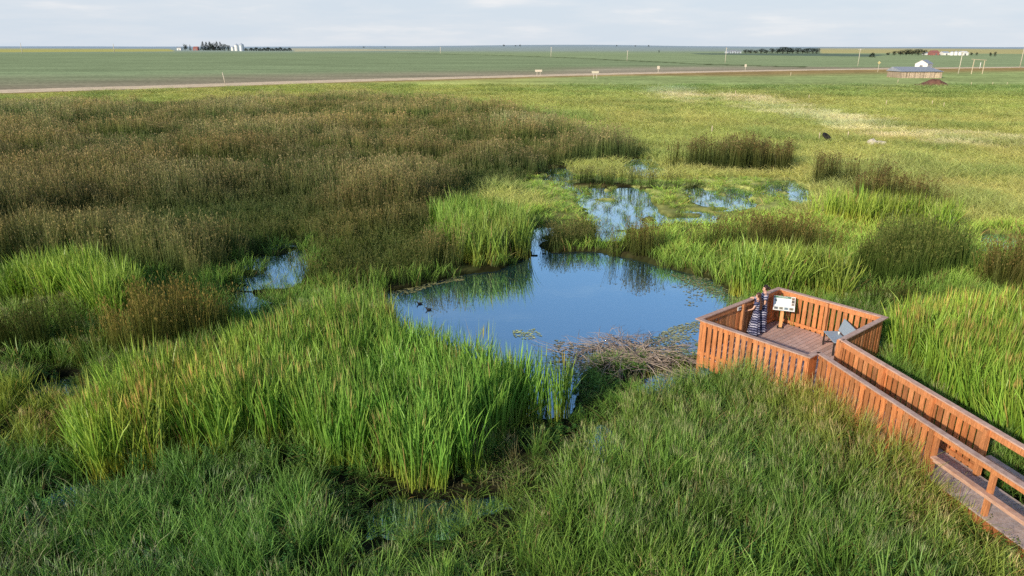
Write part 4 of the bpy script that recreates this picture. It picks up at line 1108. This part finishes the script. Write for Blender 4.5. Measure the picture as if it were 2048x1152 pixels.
tree('bush', 1744, 115.5, 8.5, 'round dark bush alone in the field left of the barn grove', None, 1.0)
tree('leafy', 1943, 111.5, 7, 'low tree just right of the white bins on the right farm', None, 1.3); tree('leafy', 1953, 111.5, 6, 'smaller tree second right of the white bins on the right farm', None, 1.3)
tree('leafy', 1981, 113.5, 9, 'left tree of the pair near the right edge of the fields', None, 1.0); tree('leafy', 1989, 113.5, 9, 'right tree of the pair near the right edge of the fields', None, 1.0)
for px, hp in ((1008, 3.5), (1031, 2.6), (1040, 3.2), (1233, 2.6), (1270, 2.8), (1297, 3), (728, 3), (770, 2.4)):
    tree('leafy', px, 98.2, hp, 'tiny dark tree on the hazy horizon', 'specks of trees on the horizon', 2.0)
tree('leafy', 1318, 105.5, 4.5, 'single small dark tree in the middle of the far green fields', None)

def bldg(name, px, py, wpx, hpx, depth, mat, roofmat, label, cat, rise=.35, group=None, gable_front=False, rz=0):
    v = at(px, py); d = v.y; W, Hh = wpx/1480*d, hpx/1480*d
    o = empty(name, (v.x, v.y, float(ground_z(np.array([v.x]), np.array([v.y]))[0])), rz); tag(o, label, cat, group)
    wh = Hh*(1-rise); mb = MB(); mb.box(-W/2, W/2, 0, depth, 0, wh)
    rf = MB(); ov = .25
    if gable_front:
        mb.add([(-W/2, 0, wh+.002), (W/2, 0, wh+.002), (0, 0, Hh)], [(0, 1, 2)]); mb.add([(-W/2, depth, wh+.002), (W/2, depth, wh+.002), (0, depth, Hh)], [(2, 1, 0)])
        sl = (Hh-wh)/(W/2)
        for s in (-1, 1):
            vs = [(s*(W/2+ov), -ov, wh-ov*sl+.03), (0, -ov, Hh+.03), (0, depth+ov, Hh+.03), (s*(W/2+ov), depth+ov, wh-ov*sl+.03)]
            rf.add([*vs, *[(a, b, c+.1) for a, b, c in vs]], [(0, 1, 2, 3), (7, 6, 5, 4), (0, 4, 5, 1), (1, 5, 6, 2), (2, 6, 7, 3), (3, 7, 4, 0)])
    else:
        mb.add([(-W/2, 0, wh+.002), (-W/2, depth, wh+.002), (-W/2, depth/2, Hh)], [(0, 1, 2)]); mb.add([(W/2, 0, wh+.002), (W/2, depth, wh+.002), (W/2, depth/2, Hh)], [(2, 1, 0)])
        sl = (Hh-wh)/(depth/2)
        for s in (0, 1):
            y0 = -ov if s == 0 else depth+ov
            vs = [(-W/2-ov, y0, wh-ov*sl+.03), (W/2+ov, y0, wh-ov*sl+.03), (W/2+ov, depth/2, Hh+.03), (-W/2-ov, depth/2, Hh+.03)]
            rf.add([*vs, *[(a, b, c+.1) for a, b, c in vs]], [(0, 1, 2, 3), (7, 6, 5, 4), (0, 4, 5, 1), (1, 5, 6, 2), (2, 6, 7, 3), (3, 7, 4, 0)])
    mb.build('wall', mat, o); rf.build('roof', roofmat, o)
    dd = MB(); dd.box(-W*.12, W*.12, -.06, -.01, .02, wh*.72, (.5, .5, .5)); dd.build('door', M['tin'], o)
    return o
def grain_bin(px, py, wpx, hpx, label, mat, group):
    v = at(px, py); d = v.y; rr, Hh = wpx/2/1480*d, hpx/1480*d
    o = empty('grain_bin', (v.x, v.y, float(ground_z(np.array([v.x]), np.array([v.y]))[0]))); tag(o, label, 'grain bin', group)
    mb = MB(); prof = []
    for i in range(9):
        z = Hh*.76*i/8; prof += [(rr, z), (rr*.985, z+Hh*.045)]
    prof = prof[:-1]; mb.lathe(prof, 24); mb.build('wall', mat, o, smooth=False)
    mb = MB(); mb.lathe([(rr*1.04, Hh*.76+.02), (rr*.55, Hh*.90), (rr*.16, Hh*.985), (rr*.16, Hh), (.02, Hh+.05)], 24); mb.build('roof', M['galv'], o)
    return o
# left farm
bldg('shed', 358, 101, 8, 6, 12, M['white'], M['tin'], 'small white shed at the far left end of the farmyard', 'shed')
bldg('farm_house', 391, 101.3, 9, 7.5, 14, M['red'], M['red'], 'dull red farm building between the two spruce groups', 'farm building')
grain_bin(466, 102, 6, 9, 'small white grain bin at the left of the far farm bins', M['white'], 'grain bins on the far left farm')
grain_bin(474, 102.2, 8, 14, 'tall grain bin second from the left on the far left farm', M['white'], 'grain bins on the far left farm')
grain_bin(484, 102.4, 10, 15, 'largest shiny grain bin at the right end on the far left farm', M['galv'], 'grain bins on the far left farm')
# middle farm
for px, hp, lb in ((1458, 5, 'left of three pale sheds before the long tree belt'), (1468, 6, 'middle of three pale sheds before the long tree belt'), (1478, 5, 'right of three pale sheds before the long tree belt')):
    bldg('shed', px, 107, 9, hp, 12, M['galv'], M['tin'], lb, 'shed')
# right farm
bldg('shed', 1857, 110.6, 10, 5, 10, M['white'], M['galv'], 'low white shed left of the far red barn', 'shed')
bldg('barn', 1872, 111, 13, 9, 12, M['red'], M['red'], 'red barn on the right farm between white sheds', 'barn', .45)
bldg('shed', 1893, 111, 12, 7, 12, M['white'], M['galv'], 'white shed right of the far red barn', 'shed')
for px, hp, lb in ((1903, 8, 'leftmost of the white bins on the right farm'), (1911, 8.5, 'middle white bin on the right farm'), (1919, 8, 'rightmost of the white bins on the right farm')):
    grain_bin(px, 111.4, 7, hp, lb, M['white'], 'white bins on the right farm')
bldg('farm_house', 1930, 111.4, 13, 8, 12, M['white'], M['white'], 'long white building at the right end of the right farm', 'farm building')
# near barn and white shed
def near_barn():
    v = at(1842, 158.3); d = v.y; s = d/1460
    o = empty('barn', (v.x, v.y, .2)); tag(o, 'low weathered grey board barn with a sloping tin roof in the right pasture', 'barn')
    W = 40.5*s; wh = 2.05; dp = 9.0
    mb = MB(); r = random.Random(3)
    n = 46
    for i in range(n):
        x0 = -W+2*W*i/n; v_ = r.uniform(.7, 1.35); mb.box(x0, x0+2*W/n-.03, -.03+.01*(i % 2), 0.02, 0, wh, (v_, v_*.95, v_*.9))
    mb.box(-W+.05, W-.05, .03, dp, 0, wh-.02, (.8, .75, .7)); mb.build('wall', M['barnwood'], o)
    rf = MB(); vs = [(-W-.3, -.5, wh+.02), (W+.3, -.5, wh+.02), (W*.97, dp*.85, wh+1.3), (-W*.90, dp*.85, wh+1.3), (W+.3, dp+.5, wh+.02), (-W-.3, dp+.5, wh+.02)]
    rf.add(vs, [(0, 1, 2, 3), (3, 2, 4, 5), (1, 4, 2), (5, 0, 3), (1, 0, 5, 4)])
    rf.build('roof', M['tin'], o)
    mb = MB(); mb.box(4.2, 5.6, -.09, -.045, .02, 1.5, (1.25, 1.2, 1.05)); mb.build('door', M['barnwood'], o)
near_barn()
bldg('shed', 1841, 139, 23, 16.5, 8, M['white'], M['tin'], 'bright white gabled shed behind the weathered barn', 'shed', .42, None, True, -R(44))
# manure pile
def pile():
    v = at(1868, 174.5); mb = MB(); W, dp = 4.6, 2.6; nx, ny = 40, 20; vs, fs = [], []
    for j in range(ny):
        for i in range(nx):
            a, b = i/(nx-1)*2-1, j/(ny-1)*2-1
            e = max(0, 1-a*a-b*b)**.5; z = 1.5*e*(.75+.5*float(vnoise(np.array([a*4]), np.array([b*4]), 1, 8)[0]))*(.8+.3*math.sin(a*4+1))
            vs.append((a*W, b*dp, z-.03))
    for j in range(ny-1):
        for i in range(nx-1): fs.append((j*nx+i, j*nx+i+1, (j+1)*nx+i+1, (j+1)*nx+i))
    mb.add(vs, fs); o = mb.build('dirt_pile', M['dirt'], loc=(v.x, v.y+1, .2), smooth=True); tag(o, 'long reddish brown dirt pile in front of the weathered barn', 'dirt pile')
pile()
# rock and black trough
def blob(name, loc, sc3, mat, label, cat, seed):
    bm = bmesh.new(); bmesh.ops.create_icosphere(bm, subdivisions=3, radius=1)
    for v in bm.verts:
        n_ = float(fbm(np.array([v.co.x*2+seed]), np.array([v.co.y*2+v.co.z*1.7]), 1.2, seed)[0]); v.co *= .7+.6*n_
        v.co = Vector((round(v.co.x*6)/6*.35+v.co.x*.65, v.co.y, v.co.z)); v.co = Vector((v.co.x*sc3[0], v.co.y*sc3[1], v.co.z*sc3[2]))
    me = bpy.data.meshes.new(name); bm.to_mesh(me); bm.free()
    a = me.color_attributes.new('Col', 'FLOAT_COLOR', 'POINT'); a.data.foreach_set('color', np.ones(len(me.vertices)*4, np.float32))
    o = link(name, me, mat, None, loc); tag(o, label, cat); return o
v = at(1742, 296); blob('boulder', (v.x, v.y, .55), (.42, .36, .36), M['rock'], 'larger pale boulder lying in the right pasture grass', 'boulder', 3)
v = at(1755, 296); blob('boulder', (v.x+.35, v.y+.2, .42), (.62, .32, .26), M['rock'], 'flatter pale boulder touching the larger one on its right', 'boulder', 8)
v = at(1651, 290); tr_ = empty('tractor_tyre', (v.x, v.y, .85), .5); tag(tr_, 'black tractor tyre leaning in the pasture left of the pale boulders', 'tyre'); tr_.scale = (.8, .8, .8)
mb = MB(); prof = []; nR, nr = 28, 10; vs, fs = [], []
for i in range(nR):
    a = 2*math.pi*i/nR
    for j in range(nr):
        b = 2*math.pi*j/nr; rr = .48+.17*math.cos(b)*(1.06 if i % 2 else 1); vs.append((math.cos(a)*rr, math.sin(a)*rr, .17*math.sin(b)))
for i in range(nR):
    for j in range(nr): fs.append((i*nr+j, ((i+1) % nR)*nr+j, ((i+1) % nR)*nr+(j+1) % nr, i*nr+(j+1) % nr))
mb.add(vs, fs); ty = mb.build('tread', M['black'], tr_, smooth=True); ty.rotation_euler = (R(38), R(15), 0)
# utility poles
def pole(px, pyb, pyt, label, group='utility poles crossing the fields'):
    v = at(px, pyb); h = (pyb-pyt)/1468*v.y*1.02
    o = empty('utility_pole', (v.x, v.y, float(ground_z(np.array([v.x]), np.array([v.y]))[0])-.1)); tag(o, label, 'utility pole', group)
    rr = max(.15, v.y*.00042)
    mb = MB(); mb.tube([(0, 0, 0), (.05, 0, h*.5), (.12, 0, h)], [rr, rr*.85, rr*.7], 8); mb.build('shaft', M['pole'], o, smooth=True)
    mb = MB(); mb.box(-.75, .9, -.08, .06, h-.55, h-.42); mb.build('crossarm', M['pole'], o)
    for s in (-.7, .08, .8):
        mb = MB(); mb.tube([(s, 0, h-.42), (s, 0, h-.25)], .05, 6); mb.build('insulator', M['galv'], o)
for a in ((2039, 137, 93, 'tallest cream utility pole at the right edge of the picture'), (1916, 150, 106, 'utility pole standing right of the weathered barn'), (1715, 134, 101, 'slightly leaning utility pole left of the barn grove'), (1450, 127, 98, 'cream utility pole in front of the three pale sheds'),
          (1254, 123, 103, 'utility pole left of the one before the pale sheds'), (1102, 115, 96, 'thin utility pole above the pair of white road signs'), (881, 107.5, 95, 'smallest distant utility pole right of the hedge row'), (45, 108, 88, 'faint utility pole near the left edge of the picture'), (229, 105.5, 89, 'faint utility pole between the left edge and the farm')):
    pole(*a)
# leaning marker post by the road, small posts
def fence_post(px, pyb, pyt, label, mat=None, lean=.0, wd=.11, cat='fence post', group='wooden posts in the right pasture', name='fence_post'):
    v = at(px, pyb); h = max(.9, (pyb-pyt)/1450*v.y); r0 = max(wd/2, v.y*.0004)
    mb = MB(); mb.tube([(0, 0, -.1), (lean*.5*h, 0, h*.55), (lean*h, 0, h-.06), (lean*h, 0, h)], [r0, r0*.95, r0*.9, r0*.5], 7)
    o = mb.build(name, mat or M['post'], loc=(v.x, v.y, float(ground_z(np.array([v.x]), np.array([v.y]))[0])), smooth=True); tag(o, label, cat, group); return o
fence_post(451, 171, 148, 'pale leaning wooden post on the far side of the road below the farm', M['pole'], -.13, .2, 'post', None, 'marker_post')
FP = [(1637, 286, 268, 'pale fence post just left of the black tyre'), (1694, 284, 272, 'short pale fence post between the tyre and the boulders'), (1470, 195, 184, 'white topped fence post beside the tan grass strip'), (1771, 216, 203, 'light fence post below the dirt pile'), (1886, 219, 208, 'brownish fence post right of the one below the dirt pile'), (1863, 214, 209, 'stub of a fence post left of the brownish one'),
      (1941, 175, 167, 'small fence post right of the dirt pile'), (1984, 174, 168, 'small fence post farther right of the dirt pile'), (2013, 174, 167, 'small fence post nearest the right edge by the dirt pile'), (1795, 168, 161, 'small fence post left of the dirt pile'), (1617, 202, 194, 'faint fence post in the middle of the pasture'), (1581, 154, 147, 'small post on the road bank left of the barn'), (1423, 270, 255, 'thin pale stake left in the yellow pasture')]
for f_ in FP: fence_post(*f_)
fence_post(1959, 139, 127, 'short white post beside the road right of the barn', M['white'], 0, .3, 'post', None, 'marker_post')
# gate frame right of the barn
v = at(1942, 150); o = empty('gate_frame', (v.x, v.y, .1)); tag(o, 'tall thin wooden gate frame with a long top beam right of the barn', 'gate frame')
mb = MB(); mb.tube([(0, 0, 0), (.1, 0, 5.2)], .13, 7); mb.build('post', M['post'], o); mb = MB(); mb.tube([(4.6, 1, 0), (4.6, 1, 4.9)], .12, 7); mb.build('post', M['post'], o)
mb = MB(); mb.tube([(-1.0, -.2, 5.32), (5.2, 1.1, 4.98)], .12, 7); mb.build('beam', M['post'], o)
# road signs
def road_sign(px, pyb, pyt, wpx, hpx, label, legs, diamond=False, back=False):
    v = at(px, pyb); s = v.y/1455; h = (pyb-pyt)*s; W, Hs = wpx*s/2, hpx*s
    o = empty('road_sign', (v.x, v.y, .15)); tag(o, label, 'road sign')
    mb = MB(); Mx = Matrix.Translation((0, -.09, h-Hs/2))
    if diamond: Mx = Mx @ Matrix.Rotation(R(45), 4, 'Y')
    mb.box(-W, W, -.03, .03, -Hs/2, Hs/2, (1, 1, 1) if not diamond else (1.0, .95, .6), Mx); mb.build('panel', M['pole'], o)
    for lx in legs:
        mb = MB(); mb.box(lx*W-.06, lx*W+.06, -.055, .05, 0, h-.05, (1, 1, 1)); mb.build('leg', M['pole'], o)
road_sign(1077, 154, 141, 14, 4, 'wide white road sign on two legs, the left of the pair', (-.45, .45))
road_sign(1190, 159, 144, 14, 4, 'wide white road sign on two legs, the right of the pair', (-.45, .45))
road_sign(1316, 148, 133.5, 5, 6, 'square white road sign beyond the road right of the sign pair', (0,))
road_sign(1490, 143, 130, 4, 5, 'small white road sign in the green verge', (0,))
road_sign(1755, 146, 125, 4.5, 4.5, 'diamond shaped road sign left of the weathered barn', (0,), True)

# ------------------------------------------------------------------ light, sky, camera
SUN_EL, SUN_AZ = R(23), math.atan2(-.67, -.74)        # azimuth measured from +Y towards +X
sun = bpy.data.lights.new('sun', 'SUN'); sun.energy = 4.6; sun.angle = R(1.4); sun.color = (1.0, .87, .67)
so = bpy.data.objects.new('sun', sun); COL.objects.link(so)
dirv = Vector((math.sin(SUN_AZ)*math.cos(SUN_EL), math.cos(SUN_AZ)*math.cos(SUN_EL), math.sin(SUN_EL)))
so.rotation_euler = dirv.to_track_quat('Z', 'Y').to_euler(); so.location = dirv*60
W_ = bpy.data.worlds.new('World'); sc.world = W_; W_.use_nodes = True; t = W_.node_tree; t.nodes.clear()
out = t.nodes.new('ShaderNodeOutputWorld'); bg = t.nodes.new('ShaderNodeBackground'); bg.inputs[1].default_value = .16
sky = t.nodes.new('ShaderNodeTexSky'); sky.sky_type = 'NISHITA'; sky.sun_disc = False; sky.sun_elevation = SUN_EL; sky.sun_rotation = SUN_AZ
sky.air_density = 1.0; sky.dust_density = .6; sky.ozone_density = 2.0
tc = t.nodes.new('ShaderNodeTexCoord'); sep = t.nodes.new('ShaderNodeSeparateXYZ'); t.links.new(tc.outputs['Generated'], sep.inputs[0])
cl = noise(t, mapping(t, tc.outputs['Generated'], (3.0, 3.0, 22.0)), 2.2, 6, .55)
hz = ramp(t, sep.outputs[2], [(.0, .96), (.20, .90), (.245, .55), (.285, .08), (.5, .0)])
haze = mixc(t, (4.1, 4.6, 5.2), (5.1, 5.2, 5.45), ramp(t, cl, [(.40, 0), (.80, .8)]))
skc = mixc(t, sky.outputs[0], haze, hz)
cm = N(t, 'ShaderNodeMath', operation='MULTIPLY'); t.links.new(ramp(t, cl, [(.56, 0), (.8, .5)]), cm.inputs[0]); t.links.new(ramp(t, sep.outputs[2], [(.0, 0), (.03, 1), (.3, .5), (.6, .2)]), cm.inputs[1])
skc = mixc(t, skc, (6.3, 6.1, 5.95), cm.outputs[0])
t.links.new(skc, bg.inputs[0]); t.links.new(bg.outputs[0], out.inputs[0])

cam = bpy.data.cameras.new('camera'); cam.sensor_width = 36; cam.lens = 36*F/2048; cam.clip_start = .1; cam.clip_end = 60000
co = bpy.data.objects.new('camera', cam); COL.objects.link(co); co.location = (0, 0, HC); co.rotation_euler = (math.pi/2-TH, 0, 0)
sc.camera = co
sc.view_settings.view_transform = 'Standard'; sc.view_settings.look = 'None'; sc.view_settings.exposure = 0; sc.view_settings.gamma = 1
sc.render.engine = 'CYCLES'
cy = sc.cycles; cy.max_bounces = 5; cy.diffuse_bounces = 2; cy.glossy_bounces = 2; cy.transmission_bounces = 2; cy.transparent_max_bounces = 2
cy.use_denoising = False; cy.use_adaptive_sampling = True; cy.adaptive_threshold = .02; cy.caustics_reflective = False; cy.caustics_refractive = False
